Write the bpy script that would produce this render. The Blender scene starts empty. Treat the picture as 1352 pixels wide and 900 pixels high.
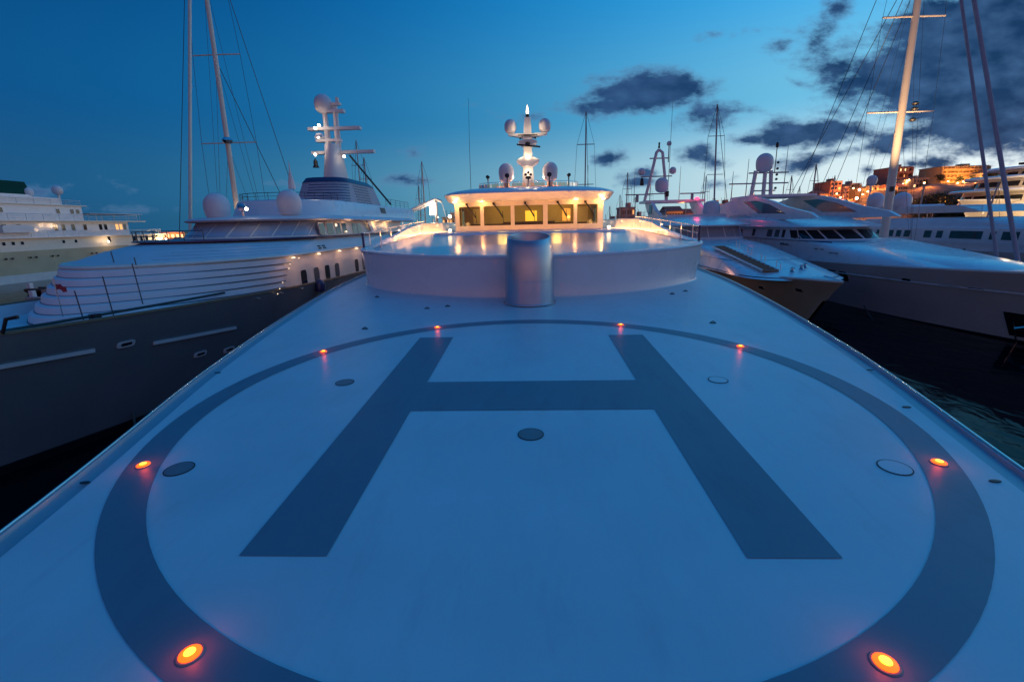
import bpy, bmesh, math, random
from mathutils import Vector, Matrix
random.seed(7)
R = math.radians
scene = bpy.context.scene
C = scene.collection

# ------------------------------------------------------------------ camera
F0 = 620.0; YAW = .0403; ROLL = .0231; PIT = R(13.95); H = 8.0
SL = math.tan(R(1.89)); Z0 = 5.4986            # slope and height of the foredeck
def rot(x, y, z):
    c, s = math.cos(ROLL), math.sin(ROLL); x, y = c*x-s*y, s*x+c*y
    d = y*math.cos(PIT)+z*math.sin(PIT); F = z*math.cos(PIT)-y*math.sin(PIT)
    c, s = math.cos(YAW), math.sin(YAW)
    return Vector((c*x-s*F, s*x+c*F, -d))
cam_d = bpy.data.cameras.new('camera'); cam = bpy.data.objects.new('camera', cam_d); C.objects.link(cam)
ax, ay, az = rot(1, 0, 0), -rot(0, 1, 0), -rot(0, 0, 1)
cam.matrix_world = Matrix(((ax.x, ay.x, az.x, 0), (ax.y, ay.y, az.y, 0), (ax.z, ay.z, az.z, H), (0, 0, 0, 1)))
cam_d.sensor_width = 36; cam_d.lens = 36*F0/1352; cam_d.clip_end = 6000; cam_d.clip_start = .05
scene.camera = cam
scene.view_settings.view_transform = 'Standard'; scene.view_settings.look = 'None'
scene.view_settings.gamma = 1; scene.view_settings.exposure = 0.0

# ------------------------------------------------------------------ sky (dusk)
def lin(r, g, b):
    f = lambda c: (c/255/12.92) if c/255 <= .04045 else ((c/255+.055)/1.055)**2.4
    return (f(r), f(g), f(b), 1)
world = bpy.data.worlds.new('World'); scene.world = world; world.use_nodes = True
NT = world.node_tree; NT.nodes.clear()
def N(t, **k):
    n = NT.nodes.new(t)
    for a, v in k.items(): setattr(n, a, v)
    return n
def LK(a, b): NT.links.new(a, b)
def M(op, a, b=None, c=None, clamp=False):
    n = N('ShaderNodeMath', operation=op, use_clamp=clamp)
    for i, v in enumerate((a, b, c)):
        if v is None: continue
        if isinstance(v, (int, float)): n.inputs[i].default_value = v
        else: LK(v, n.inputs[i])
    return n.outputs[0]
def MIX(f, a, b, kind='MIX'):
    n = N('ShaderNodeMix', data_type='RGBA', blend_type=kind, clamp_factor=True)
    for s, v in ((n.inputs[0], f), (n.inputs[6], a), (n.inputs[7], b)):
        if isinstance(v, (int, float, tuple)): s.default_value = v
        else: LK(v, s)
    return n.outputs[2]
def RAMP(f, stops, interp='EASE'):
    n = N('ShaderNodeValToRGB'); r = n.color_ramp; r.interpolation = interp
    while len(r.elements) < len(stops): r.elements.new(.5)
    for e, (p, c) in zip(r.elements, stops): e.position = p; e.color = c
    LK(f, n.inputs[0]); return n.outputs[0]
tc = N('ShaderNodeTexCoord'); sx = N('ShaderNodeSeparateXYZ'); LK(tc.outputs['Generated'], sx.inputs[0])
X, Y, Z = sx.outputs
zc = M('MAXIMUM', Z, 0.0)
hl = M('MAXIMUM', M('SQRT', M('ADD', M('MULTIPLY', X, X), M('MULTIPLY', Y, Y))), .001)
sa = (math.sin(R(62)), math.cos(R(62)))                # azimuth of the after-glow (ahead, to the right)
dt = M('DIVIDE', M('ADD', M('MULTIPLY', X, sa[0]), M('MULTIPLY', Y, sa[1])), hl)
west = M('MULTIPLY_ADD', dt, .5, .5, clamp=True)
wf = M('POWER', west, 4.1)
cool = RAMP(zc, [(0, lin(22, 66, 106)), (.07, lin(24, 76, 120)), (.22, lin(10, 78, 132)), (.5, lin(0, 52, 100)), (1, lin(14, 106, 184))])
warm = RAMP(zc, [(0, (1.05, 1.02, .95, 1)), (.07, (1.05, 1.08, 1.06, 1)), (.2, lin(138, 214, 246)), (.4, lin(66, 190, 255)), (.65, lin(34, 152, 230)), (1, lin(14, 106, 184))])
fv = N('ShaderNodeCombineXYZ')
for i_, p_ in enumerate((5.6, 3.4, 2.7)): LK(M('POWER', west, p_), fv.inputs[i_])
df = N('ShaderNodeVectorMath', operation='SUBTRACT'); LK(warm, df.inputs[0]); LK(cool, df.inputs[1])
mv = N('ShaderNodeVectorMath', operation='MULTIPLY_ADD'); LK(df.outputs[0], mv.inputs[0]); LK(fv.outputs[0], mv.inputs[1]); LK(cool, mv.inputs[2])
base = mv.outputs[0]
# rosy glow added low in the sky behind the camera to warm the coaming
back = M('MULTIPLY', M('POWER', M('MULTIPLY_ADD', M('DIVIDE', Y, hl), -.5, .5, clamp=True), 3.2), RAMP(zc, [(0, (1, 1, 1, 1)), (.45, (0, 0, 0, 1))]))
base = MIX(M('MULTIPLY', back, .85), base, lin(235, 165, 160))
# clouds in direction space
yy = M('MAXIMUM', Y, .02)
qx = M('DIVIDE', X, yy); qz = M('DIVIDE', Z, yy)
def q_of(u, v):
    r = rot((u-676)/F0, (v-450)/F0, 1); return r.x/r.y, r.z/r.y
comb = N('ShaderNodeCombineXYZ'); LK(qx, comb.inputs[0]); LK(qz, comb.inputs[1])
CL = [(1300, 88, 180, 80, 1.9), (1190, 92, 92, 46, 1.4), (1335, 168, 95, 34, 1.4), (1262, 170, 90, 30, 1.3), (1330, 25, 125, 50, 1.7), (1230, 150, 60, 26, 1.2),
      (848, 122, 74, 27, 1.6), (790, 142, 62, 13, .9), (888, 108, 34, 24, 1.3), (935, 155, 52, 17, .7), (962, 148, 36, 12, .7),
      (1072, 178, 66, 19, 1.5), (1042, 170, 35, 13, .9), (1060, 216, 38, 10, .9), (1100, 150, 46, 13, .75), (1120, 143, 30, 9, .7),
      (1170, 190, 30, 17, 1), (985, 188, 27, 8, .9), (925, 202, 30, 13, .9), (946, 212, 20, 8, .8), (950, 238, 20, 7, .8),
      (1215, 217, 24, 10, .9), (1240, 212, 20, 10, .9), (1150, 226, 16, 7, .9), (808, 211, 19, 10, .9), (850, 231, 26, 9, .8),
      (845, 243, 27, 6, .8), (1050, 113, 22, 8, .6), (1075, 48, 24, 26, .6), (1030, 62, 22, 9, .6), (1000, 46, 40, 10, .5),
      (940, 46, 20, 8, .4), (1100, 8, 24, 12, .6), (548, 200, 19, 10, .6), (530, 237, 36, 8, .5), (620, 140, 18, 8, .35),
      (720, 152, 50, 10, .35), (170, 276, 60, 6, .3), (60, 250, 60, 6, .25), (1110, 207, 26, 8, .6), (405, 243, 30, 5, .3)]
wn = N('ShaderNodeTexNoise'); LK(comb.outputs[0], wn.inputs['Vector']); wn.inputs['Scale'].default_value = 7; wn.inputs['Detail'].default_value = 7
wv = N('ShaderNodeVectorMath', operation='MULTIPLY_ADD'); LK(wn.outputs['Color'], wv.inputs[0]); wv.inputs[1].default_value = (.10, .055, 0)
sb = N('ShaderNodeVectorMath', operation='ADD'); LK(comb.outputs[0], sb.inputs[0]); sb.inputs[1].default_value = (-.05, -.0275, 0)
LK(sb.outputs[0], wv.inputs[2])
mask = None
for u, v, ru, rv, w in CL:
    cx, cz = q_of(u, v); x2, _ = q_of(u+ru, v); _, z2 = q_of(u, v-rv)
    s = N('ShaderNodeVectorMath', operation='SUBTRACT'); LK(wv.outputs[0], s.inputs[0]); s.inputs[1].default_value = (cx, cz, 0)
    m = N('ShaderNodeVectorMath', operation='MULTIPLY'); LK(s.outputs[0], m.inputs[0]); m.inputs[1].default_value = (1/(x2-cx), 1/(z2-cz), 0)
    l = N('ShaderNodeVectorMath', operation='LENGTH'); LK(m.outputs[0], l.inputs[0])
    t = M('MULTIPLY', M('SUBTRACT', 1.48, l.outputs['Value']), w)
    mask = t if mask is None else M('SMOOTH_MAX', mask, t, .12)
cn = N('ShaderNodeTexNoise'); LK(comb.outputs[0], cn.inputs['Vector']); cn.inputs['Scale'].default_value = 10; cn.inputs['Detail'].default_value = 11; cn.inputs['Roughness'].default_value = .64
mp = N('ShaderNodeMapping'); LK(comb.outputs[0], mp.inputs[0]); mp.inputs['Scale'].default_value = (1, 1.9, 1); LK(mp.outputs[0], cn.inputs['Vector'])
dens0 = M('ADD', mask, M('MULTIPLY', M('SUBTRACT', cn.outputs['Fac'], .5), 3.4))
front = M('MULTIPLY', M('GREATER_THAN', Y, .03), M('GREATER_THAN', Z, -.02))
dmap = N('ShaderNodeMapRange', interpolation_type='SMOOTHSTEP'); LK(dens0, dmap.inputs[0]); dmap.inputs[1].default_value = .05; dmap.inputs[2].default_value = 1.15
dens = M('MULTIPLY', dmap.outputs[0], front)
cn2 = N('ShaderNodeTexNoise'); LK(mp.outputs[0], cn2.inputs['Vector']); cn2.inputs['Scale'].default_value = 14; cn2.inputs['Detail'].default_value = 7
cm = N('ShaderNodeMapRange'); LK(cn2.outputs['Fac'], cm.inputs[0]); cm.inputs[1].default_value = .35; cm.inputs[2].default_value = .68
ccol = MIX(cm.outputs[0], lin(16, 48, 90), lin(60, 94, 138))
ccol = MIX(M('MULTIPLY', M('SUBTRACT', 1.0, wf), .6), ccol, lin(44, 84, 130))
ccol = MIX(M('POWER', dens, 1.6), lin(96, 132, 172), ccol)
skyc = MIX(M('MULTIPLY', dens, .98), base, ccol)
nish = N('ShaderNodeTexSky', sky_type='NISHITA'); nish.sun_disc = False; nish.sun_elevation = R(1.0); nish.sun_rotation = R(62)
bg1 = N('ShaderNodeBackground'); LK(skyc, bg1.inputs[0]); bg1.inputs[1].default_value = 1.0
bg2 = N('ShaderNodeBackground'); LK(nish.outputs[0], bg2.inputs[0]); bg2.inputs[1].default_value = .0001
add = N('ShaderNodeAddShader'); LK(bg1.outputs[0], add.inputs[0]); LK(bg2.outputs[0], add.inputs[1])
out = N('ShaderNodeOutputWorld'); LK(add.outputs[0], out.inputs[0])

# ------------------------------------------------------------------ materials
def pmat(name, col, rough=.5, metal=0, var=.06, scale=3, bump=0, bscale=40, emis=None, es=0, coat=0, alpha=None, ior=None, spec=None):
    m = bpy.data.materials.new(name); m.use_nodes = True; t = m.node_tree; b = t.nodes['Principled BSDF']
    c = col if len(col) == 4 else (*col, 1)
    b.inputs['Roughness'].default_value = rough; b.inputs['Metallic'].default_value = metal
    if coat: b.inputs['Coat Weight'].default_value = coat; b.inputs['Coat Roughness'].default_value = .06
    if spec is not None: b.inputs['Specular IOR Level'].default_value = spec
    o = t.nodes.new('ShaderNodeTexCoord')
    n = t.nodes.new('ShaderNodeTexNoise'); n.inputs['Scale'].default_value = scale; n.inputs['Detail'].default_value = 6
    t.links.new(o.outputs['Object'], n.inputs['Vector'])
    r = t.nodes.new('ShaderNodeValToRGB'); t.links.new(n.outputs['Fac'], r.inputs[0])
    r.color_ramp.elements[0].position = .3; r.color_ramp.elements[1].position = .7
    r.color_ramp.elements[0].color = (c[0]*(1-var), c[1]*(1-var), c[2]*(1-var), 1)
    r.color_ramp.elements[1].color = (min(1, c[0]*(1+var)), min(1, c[1]*(1+var)), min(1, c[2]*(1+var)), 1)
    t.links.new(r.outputs[0], b.inputs['Base Color'])
    rr = t.nodes.new('ShaderNodeMapRange'); t.links.new(n.outputs['Fac'], rr.inputs[0]); rr.inputs[3].default_value = max(.01, rough*.85); rr.inputs[4].default_value = min(1, rough*1.15)
    t.links.new(rr.outputs[0], b.inputs['Roughness'])
    if bump:
        n2 = t.nodes.new('ShaderNodeTexNoise'); n2.inputs['Scale'].default_value = bscale; n2.inputs['Detail'].default_value = 5
        t.links.new(o.outputs['Object'], n2.inputs['Vector'])
        bp = t.nodes.new('ShaderNodeBump'); bp.inputs['Strength'].default_value = bump; bp.inputs['Distance'].default_value = .02
        t.links.new(n2.outputs['Fac'], bp.inputs['Height']); t.links.new(bp.outputs[0], b.inputs['Normal'])
    if emis: b.inputs['Emission Color'].default_value = (*emis, 1); b.inputs['Emission Strength'].default_value = es
    return m
def glassmat(name, tint, mix=.75, rough=.03):
    m = bpy.data.materials.new(name); m.use_nodes = True; t = m.node_tree; t.nodes.clear()
    o = t.nodes.new('ShaderNodeOutputMaterial'); g = t.nodes.new('ShaderNodeBsdfGlossy'); g.inputs['Roughness'].default_value = rough
    tr = t.nodes.new('ShaderNodeBsdfTransparent'); tr.inputs[0].default_value = (*tint, 1)
    lw = t.nodes.new('ShaderNodeFresnel'); lw.inputs[0].default_value = 1.5
    mx = t.nodes.new('ShaderNodeMixShader'); t.links.new(lw.outputs[0], mx.inputs[0]); t.links.new(tr.outputs[0], mx.inputs[1]); t.links.new(g.outputs[0], mx.inputs[2])
    t.links.new(mx.outputs[0], o.inputs[0]); return m
MT = {}
MT['white'] = pmat('white_gelcoat', (.72, .73, .74), .28, var=.03, scale=.8, coat=.3)
MT['deck'] = pmat('painted_deck', (.62, .66, .68), .30, var=.05, scale=.9, bump=.09, bscale=190)
def weather(m, amt=.10, rough=.12):
    t = m.node_tree; b = t.nodes['Principled BSDF']; o = t.nodes.new('ShaderNodeTexCoord')
    mp_ = t.nodes.new('ShaderNodeMapping'); mp_.inputs['Scale'].default_value = (2.2, .55, 1); t.links.new(o.outputs['Object'], mp_.inputs[0])
    n = t.nodes.new('ShaderNodeTexNoise'); n.inputs['Scale'].default_value = 1.6; n.inputs['Detail'].default_value = 9; n.inputs['Roughness'].default_value = .7; t.links.new(mp_.outputs[0], n.inputs['Vector'])
    v = t.nodes.new('ShaderNodeTexVoronoi'); v.inputs['Scale'].default_value = 9; v.feature = 'F1'; t.links.new(o.outputs['Object'], v.inputs['Vector'])
    r = t.nodes.new('ShaderNodeMapRange'); t.links.new(n.outputs['Fac'], r.inputs[0]); r.inputs[1].default_value = .52; r.inputs[2].default_value = .75; r.inputs[3].default_value = 1; r.inputs[4].default_value = 1-amt
    d = t.nodes.new('ShaderNodeMapRange'); t.links.new(v.outputs['Distance'], d.inputs[0]); d.inputs[1].default_value = .02; d.inputs[2].default_value = .05; d.inputs[3].default_value = 1-amt*1.6; d.inputs[4].default_value = 1
    k = t.nodes.new('ShaderNodeMath'); k.operation = 'MULTIPLY'; t.links.new(r.outputs[0], k.inputs[0]); t.links.new(d.outputs[0], k.inputs[1])
    src = b.inputs['Base Color'].links[0].from_socket; mx = t.nodes.new('ShaderNodeVectorMath'); mx.operation = 'SCALE'; t.links.new(src, mx.inputs[0]); t.links.new(k.outputs[0], mx.inputs[3]); t.links.new(mx.outputs[0], b.inputs['Base Color'])
    rs = b.inputs['Roughness'].links[0].from_socket; ad = t.nodes.new('ShaderNodeMath'); ad.operation = 'MULTIPLY_ADD'; t.links.new(n.outputs['Fac'], ad.inputs[0]); ad.inputs[1].default_value = rough; t.links.new(rs, ad.inputs[2]); t.links.new(ad.outputs[0], b.inputs['Roughness'])
weather(MT['deck'])
MT['tankpaint'] = pmat('glossy_tank_top_paint', (.50, .54, .58), .17, var=.03, scale=.6)
MT['deckgrey'] = pmat('grey_marking_paint', (.16, .21, .26), .40, var=.06, scale=1.2, bump=.05, bscale=260)
MT['hatchgrey'] = pmat('hatch_cover_grey', (.17, .19, .21), .4)
MT['seal'] = pmat('dark_rubber_seal', (.02, .02, .025), .5)
weather(MT['deckgrey'], .14)
MT['margin'] = pmat('margin_paint', (.36, .40, .45), .33, var=.05)
MT['rubber'] = pmat('rub_rail_rubber', (.012, .013, .018), .4)
MT['steel'] = pmat('polished_steel', (.62, .63, .65), .22, 1, var=.05, scale=8)
MT['silver'] = pmat('silver_metallic_paint', (.42, .47, .55), .32, .8, var=.05, scale=2.5, coat=.5)
MT['cream'] = pmat('cream_paint', (.74, .68, .58), .4, var=.05)
MT['creamhull'] = pmat('pale_yellow_hull_paint', (.52, .47, .33), .42, var=.07, scale=.5)
MT['white2'] = pmat('weathered_white_paint', (.68, .68, .69), .42, var=.06, scale=.7)
MT['darkhull'] = pmat('dark_taupe_hull_paint', (.19, .205, .225), .24, var=.08, scale=.5, coat=.4)
MT['brownhull'] = pmat('sand_hull_paint', (.46, .34, .25), .25, var=.07, scale=.5, coat=.3)
MT['greyhull'] = pmat('pale_grey_hull_paint', (.60, .57, .57), .24, var=.06, scale=.4, coat=.3)
MT['boot'] = pmat('black_boot_top', (.012, .014, .02), .35)
MT['blue'] = pmat('navy_stripe', (.015, .03, .11), .3)
MT['green'] = pmat('dark_green_paint', (.002, .06, .05), .7, spec=.1)
MT['black'] = pmat('black_fitting', (.012, .012, .014), .45)
MT['darkglass'] = pmat('tinted_window_glass', (.010, .012, .016), .05, var=.1, spec=.8)
MT['blindglass'] = pmat('window_glass_over_white_blinds', (.36, .39, .44), .16, var=.04, coat=.8)
MT['duskglass'] = pmat('blue_grey_window_glass', (.07, .085, .10), .08, var=.1, coat=.6)
MT['fly'] = pmat('mast_white', (.66, .64, .64), .4, var=.06, scale=1)
MT['spar'] = pmat('cream_spar_paint', (.70, .62, .52), .38, var=.05, scale=.6)
MT['spargrey'] = pmat('grey_spar_paint', (.30, .30, .33), .4, var=.06)
MT['sparlight'] = pmat('furled_sail_cover', (.33, .30, .35), .7, var=.08)
MT['gapline'] = pmat('groove_shade', (.06, .08, .12), .5)
MT['dome'] = pmat('radome_shell', (.66, .64, .66), .45, var=.03, scale=2)
MT['wire'] = pmat('rigging_wire', (.055, .06, .07), .35, .6)
MT['rope'] = pmat('mooring_rope', (.10, .09, .08), .85, bump=.4, bscale=60)
MT['canvas'] = pmat('sail_canvas', (.62, .63, .66), .8, var=.1, scale=2, bump=.5, bscale=6)
MT['teak'] = pmat('weathered_teak', (.22, .15, .09), .6, var=.2, scale=6)
MT['louvre'] = pmat('funnel_louvre', (.36, .36, .42), .5, var=.1)
MT['stone'] = pmat('harbour_stone', (.26, .22, .19), .85, var=.25, scale=.3, bump=.5, bscale=3)
MT['red'] = pmat('red_lamp_glass', (.5, .02, .03), .3, emis=(1, .03, .08), es=6)
MT['wallwarm'] = pmat('interior_panel', (.42, .36, .20), .6)
MT['screen'] = pmat('lit_display', (.8, .6, .1), .4, emis=(1, .62, .08), es=1.6)
MT['warmwhite'] = pmat('warm_lamp_lens', (.9, .8, .6), .3, emis=(1, .72, .36), es=14)
MT['softwarm'] = pmat('lit_window', (.8, .5, .2), .5, emis=(1, .45, .13), es=1.1)
MT['brightwin'] = pmat('bright_lit_window', (.9, .7, .4), .5, emis=(1, .66, .28), es=2.2)
MT['lampwhite'] = pmat('floodlight_lens', (1, .9, .8), .3, emis=(1, .80, .58), es=16)
MT['lampdim'] = pmat('small_lamp_lens', (1, .9, .8), .3, emis=(1, .70, .40), es=3)
MT['flagred'] = pmat('red_flag_cloth', (.35, .03, .04), .8)
MT['flagdark'] = pmat('dark_flag_cloth', (.03, .03, .06), .8)

def lamp_mat():
    m = bpy.data.materials.new('amber_deck_lamp'); m.use_nodes = True; t = m.node_tree; b = t.nodes['Principled BSDF']
    b.inputs['Base Color'].default_value = (.9, .2, .02, 1); b.inputs['Emission Color'].default_value = (1, .085, .002, 1); b.inputs['Emission Strength'].default_value = 2.8
    return m
MT['amber'] = lamp_mat()
MT['ambercore'] = pmat('amber_lamp_filament', (1, .7, .2), .3, emis=(1, .62, .02), es=2.4)

# ------------------------------------------------------------------ mesh helpers
WO = {}
def wpos(o): return WO.get(o.name, Vector((0, 0, 0))) if o else Vector((0, 0, 0))
class MB:
    def __init__(s): s.v = []; s.f = []
    def add(s, vs, fs):
        b = len(s.v); s.v += [Vector(p) for p in vs]; s.f += [tuple(b+i for i in f) for f in fs]; return s
    def box(s, c, d, rz=0, ry=0, rx=0):
        m = Matrix.Rotation(rz, 3, 'Z') @ Matrix.Rotation(ry, 3, 'Y') @ Matrix.Rotation(rx, 3, 'X'); c = Vector(c)
        vs = [c + m @ Vector((x*d[0]/2, y*d[1]/2, z*d[2]/2)) for x in (-1, 1) for y in (-1, 1) for z in (-1, 1)]
        return s.add(vs, [(0, 1, 3, 2), (4, 6, 7, 5), (0, 4, 5, 1), (2, 3, 7, 6), (0, 2, 6, 4), (1, 5, 7, 3)])
    def tube(s, pts, r, n=8, cap=True, r1=None):
        pts = [Vector(p) for p in pts]; k = len(pts); rings = []
        for i, p in enumerate(pts):
            d = (pts[min(i+1, k-1)]-pts[max(i-1, 0)]).normalized()
            a = d.cross(Vector((0, 0, 1)));  a = a.normalized() if a.length > 1e-4 else Vector((1, 0, 0))
            b = d.cross(a).normalized()
            rr = r if r1 is None else r+(r1-r)*i/(k-1)
            rings.append([p+a*math.cos(t*2*math.pi/n)*rr+b*math.sin(t*2*math.pi/n)*rr for t in range(n)])
        return s.loft(rings, True, cap)
    def loft(s, rings, closed=True, cap=True):
        n = len(rings[0]); b = len(s.v)
        for r in rings: s.v += [Vector(p) for p in r]
        m = n if closed else n-1
        for i in range(len(rings)-1):
            for j in range(m):
                a, c = b+i*n+j, b+i*n+(j+1) % n
                s.f.append((a, c, c+n, a+n))
        if cap:
            s.f.append(tuple(b+j for j in reversed(range(n)))); s.f.append(tuple(b+(len(rings)-1)*n+j for j in range(n)))
        return s
    def lathe(s, prof, c, n=20, sx=1, sy=1, tilt=None):
        c = Vector(c); rings = [[Vector((r*sx*math.cos(t*2*math.pi/n), r*sy*math.sin(t*2*math.pi/n), z)) for t in range(n)] for r, z in prof]
        if tilt: rings = [[tilt @ p for p in r] for r in rings]
        return s.loft([[p+c for p in r] for r in rings], True, True)
    def sphere(s, c, r, n=20, sz=1):
        return s.lathe([(max(.001, r*math.sin(a*math.pi/12)), -r*sz*math.cos(a*math.pi/12)) for a in range(13)], c, n)
    def build(s, name, mat, parent=None, smooth=False, origin=None):
        po = wpos(parent); o0 = Vector(origin) if origin is not None else po
        me = bpy.data.meshes.new(name); me.from_pydata([v-o0 for v in s.v], [], s.f)
        bm = bmesh.new(); bm.from_mesh(me); bmesh.ops.recalc_face_normals(bm, faces=bm.faces); bm.to_mesh(me); bm.free()
        me.materials.append(MT[mat] if isinstance(mat, str) else mat)
        if smooth:
            me.shade_smooth()
            try: me.set_sharp_from_angle(angle=R(38))
            except Exception: pass
        o = bpy.data.objects.new(name, me); C.objects.link(o); o.parent = parent; o.location = o0-po
        WO[o.name] = o0.copy(); return o
def thing(name, label, cat, loc=(0, 0, 0), group=None):
    o = bpy.data.objects.new(name, None); C.objects.link(o); o.location = loc; o['label'] = label; o['category'] = cat; o.empty_display_size = .2
    if group: o['group'] = group
    WO[o.name] = Vector(loc); return o
def tag(o, label, cat, group=None):
    o['label'] = label; o['category'] = cat
    if group: o['group'] = group
    return o
def struct(o): o['kind'] = 'structure'; return o
def copy_tree(o, loc=None, parent=None):
    c = o.copy(); C.objects.link(c); c.parent = parent
    if loc is not None: c.location = loc
    for ch in o.children: copy_tree(ch, None, c)
    return c
def lamp(name, loc, col, e, r=.1, parent=None, kind='POINT', **k):
    d = bpy.data.lights.new(name, kind); d.energy = e; d.color = col
    if kind in ('POINT', 'SPOT'): d.shadow_soft_size = r
    for a, v in k.items(): setattr(d, a, v)
    o = bpy.data.objects.new(name, d); C.objects.link(o); o.parent = parent; o.location = Vector(loc)-wpos(parent); return o
def ell(cx, cy, r, n, z, slope=0, a0=0):
    return [(cx+r*math.cos(a0+i*2*math.pi/n), cy+r*math.sin(a0+i*2*math.pi/n), z+slope*(cy+r*math.sin(a0+i*2*math.pi/n))) for i in range(n)]

# a tier of superstructure: straight sides, superelliptic front facing -Y
class Tier:
    def __init__(s, xc, rings, e=2.3): s.xc = xc; s.r = rings; s.e = e       # ring = (y_front, y_back, half width, nose length, z)
    def ring(s, yf, yb, hw, ns, z, dz=0):
        P = [(s.xc+hw, yb, z), (s.xc+hw, yf+ns+(yb-yf-ns)*.5, z)]
        for i in range(33):
            t = math.pi/2*(1-i/16); c, q = math.cos(t), math.sin(t); e = 2/s.e
            P.append((s.xc+hw*abs(q)**e*(1 if q > 0 else -1), yf+ns-ns*abs(c)**e, z))
        P += [(s.xc-hw, yf+ns+(yb-yf-ns)*.5, z), (s.xc-hw, yb, z)]
        return [Vector(p) for p in P]
    def mesh(s): return MB().loft([s.ring(*r) for r in s.r])
    def at(s, z):
        r = s.r
        for a, b in zip(r, r[1:]):
            if a[4] <= z <= b[4] and b[4] > a[4]:
                f = (z-a[4])/(b[4]-a[4]); return [a[i]+(b[i]-a[i])*f for i in range(4)]
        return list((r[0] if z < r[0][4] else r[-1])[:4])
    def P(s, dom, a, z, off=0):
        yf, yb, hw, ns = s.at(z)
        if dom == 'nose':          # a in -90..90 degrees
            t = R(a); c, q = math.cos(t), math.sin(t); e = 2/s.e
            def g(t):
                c, q = math.cos(t), math.sin(t); return Vector((s.xc+hw*abs(q)**e*(1 if q > 0 else -1), yf+ns-ns*abs(c)**e, z))
            p = g(t); d = (g(t+.01)-g(t-.01)); n = Vector((d.y, -d.x, 0))
            if n.length > 1e-6: n.normalize()
            return p+n*off
        sg = 1 if dom == 'R' else -1
        return Vector((s.xc+sg*(hw+off), a, z))
class Hull:
    def __init__(s, xc, yb, ys, hb, zb, zs, wl=.8, rake=4, full=.42, e=1.8):
        s.__dict__.update(xc=xc, yb=yb, ys=ys, hb=hb, zb=zb, zs=zs, wl=wl, rake=rake, full=full, e=e)
    def sheer(s, t): return s.zs+(s.zb-s.zs)*(1-t)**2.2
    def f(s, t):
        u = min(1, t/s.full); return (1-(1-u)**s.e)**.85
    def pt(s, t, q, sg, off=0):
        zt = s.sheer(t); z = -1+q*(zt+1)
        y0 = s.yb+s.rake*(1-q)**.9; y = y0+(s.ys-y0)*t
        fw = s.f(max(0, t-.02*(1-q)))
        b = s.hb*fw*(s.wl*(fw**.35)*(1-q**1.4)+q**1.4)
        if t > .93: b *= 1-.06*((t-.93)/.07)
        return Vector((s.xc+sg*(b+off), y, z))
    def S(s, sg, y, z, off=0):
        t = .3
        for _ in range(12):
            q = min(1, max(0, (z+1)/(s.sheer(t)+1))); y0 = s.yb+s.rake*(1-q)**.9; t = min(1, max(0, (y-y0)/(s.ys-y0)))
        p = s.pt(t, q, sg, off); return Vector((p.x, y, z))
    def P(s, dom, a, z, off=0): return s.S(1 if dom == 'R' else -1, a, z, off)
    def mesh(s, qa=0, qb=1, nt=44, nq=9, off=0):
        m = MB(); ts = [(i/nt)**1.35 for i in range(nt+1)]
        rows = []
        for k in range(nq+1):
            q = qa+(qb-qa)*k/nq
            L = [s.pt(t, q, 1, off) for t in reversed(ts)]+[s.pt(t, q, -1, off) for t in ts[1:]]
            rows.append(L)
        m.loft(rows, True, False); return m
    def plate(s, dz=0, inset=.1, nt=40):
        ts = [(i/nt)**1.35 for i in range(nt+1)]
        L = []; Rr = []
        for t in ts:
            p = s.pt(t, 1, 1); h = max(.0, p.x-s.xc-inset)
            Rr.append(Vector((s.xc+h, p.y+(.1 if t == 0 else 0), p.z+dz))); L.append(Vector((s.xc-h, p.y+(.1 if t == 0 else 0), p.z+dz)))
        m = MB(); m.loft([L, [(a+b)/2+Vector((0, 0, .04)) for a, b in zip(L, Rr)], Rr], False, False); return m
    def cap(s, w=.16, h=.06, nt=44, dz=0):
        ts = [(i/nt)**1.35 for i in range(nt+1)]
        base = [s.pt(t, 1, 1) for t in reversed(ts)]+[s.pt(t, 1, -1) for t in ts[1:]]
        rings = []
        for p in base:
            d = 1 if p.x > s.xc else -1
            if abs(p.x-s.xc) < .01: d = 0
            i = Vector((-d*w, w if d == 0 else 0, 0)); o = Vector((d*.03, -.03 if d == 0 else 0, 0)); u = Vector((0, 0, h+dz)); l = Vector((0, 0, dz-.02))
            rings.append([p+o+l, p+o+u, p+i+u, p+i+l])
        return MB().loft(rings, True, True)
SH = {'rect': [(0, 0), (1, 0), (1, 1), (0, 1)],
      'round': [(.5+.5*(1 if math.cos(t) > 0 else -1)*abs(math.cos(t))**.45, .5+.5*(1 if math.sin(t) > 0 else -1)*abs(math.sin(t))**.45) for t in [i*2*math.pi/20+.01 for i in range(20)]],
      'oval': [(.5+.5*math.cos(i*2*math.pi/16), .5+.5*math.sin(i*2*math.pi/16)) for i in range(16)],
      'stadl': [(1, 0), (1, 1), (.45, 1), (.12, .85), (0, .5), (.12, .15), (.45, 0)],
      'stadr': [(0, 1), (0, 0), (.55, 0), (.88, .15), (1, .5), (.88, .85), (.55, 1)]}
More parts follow.
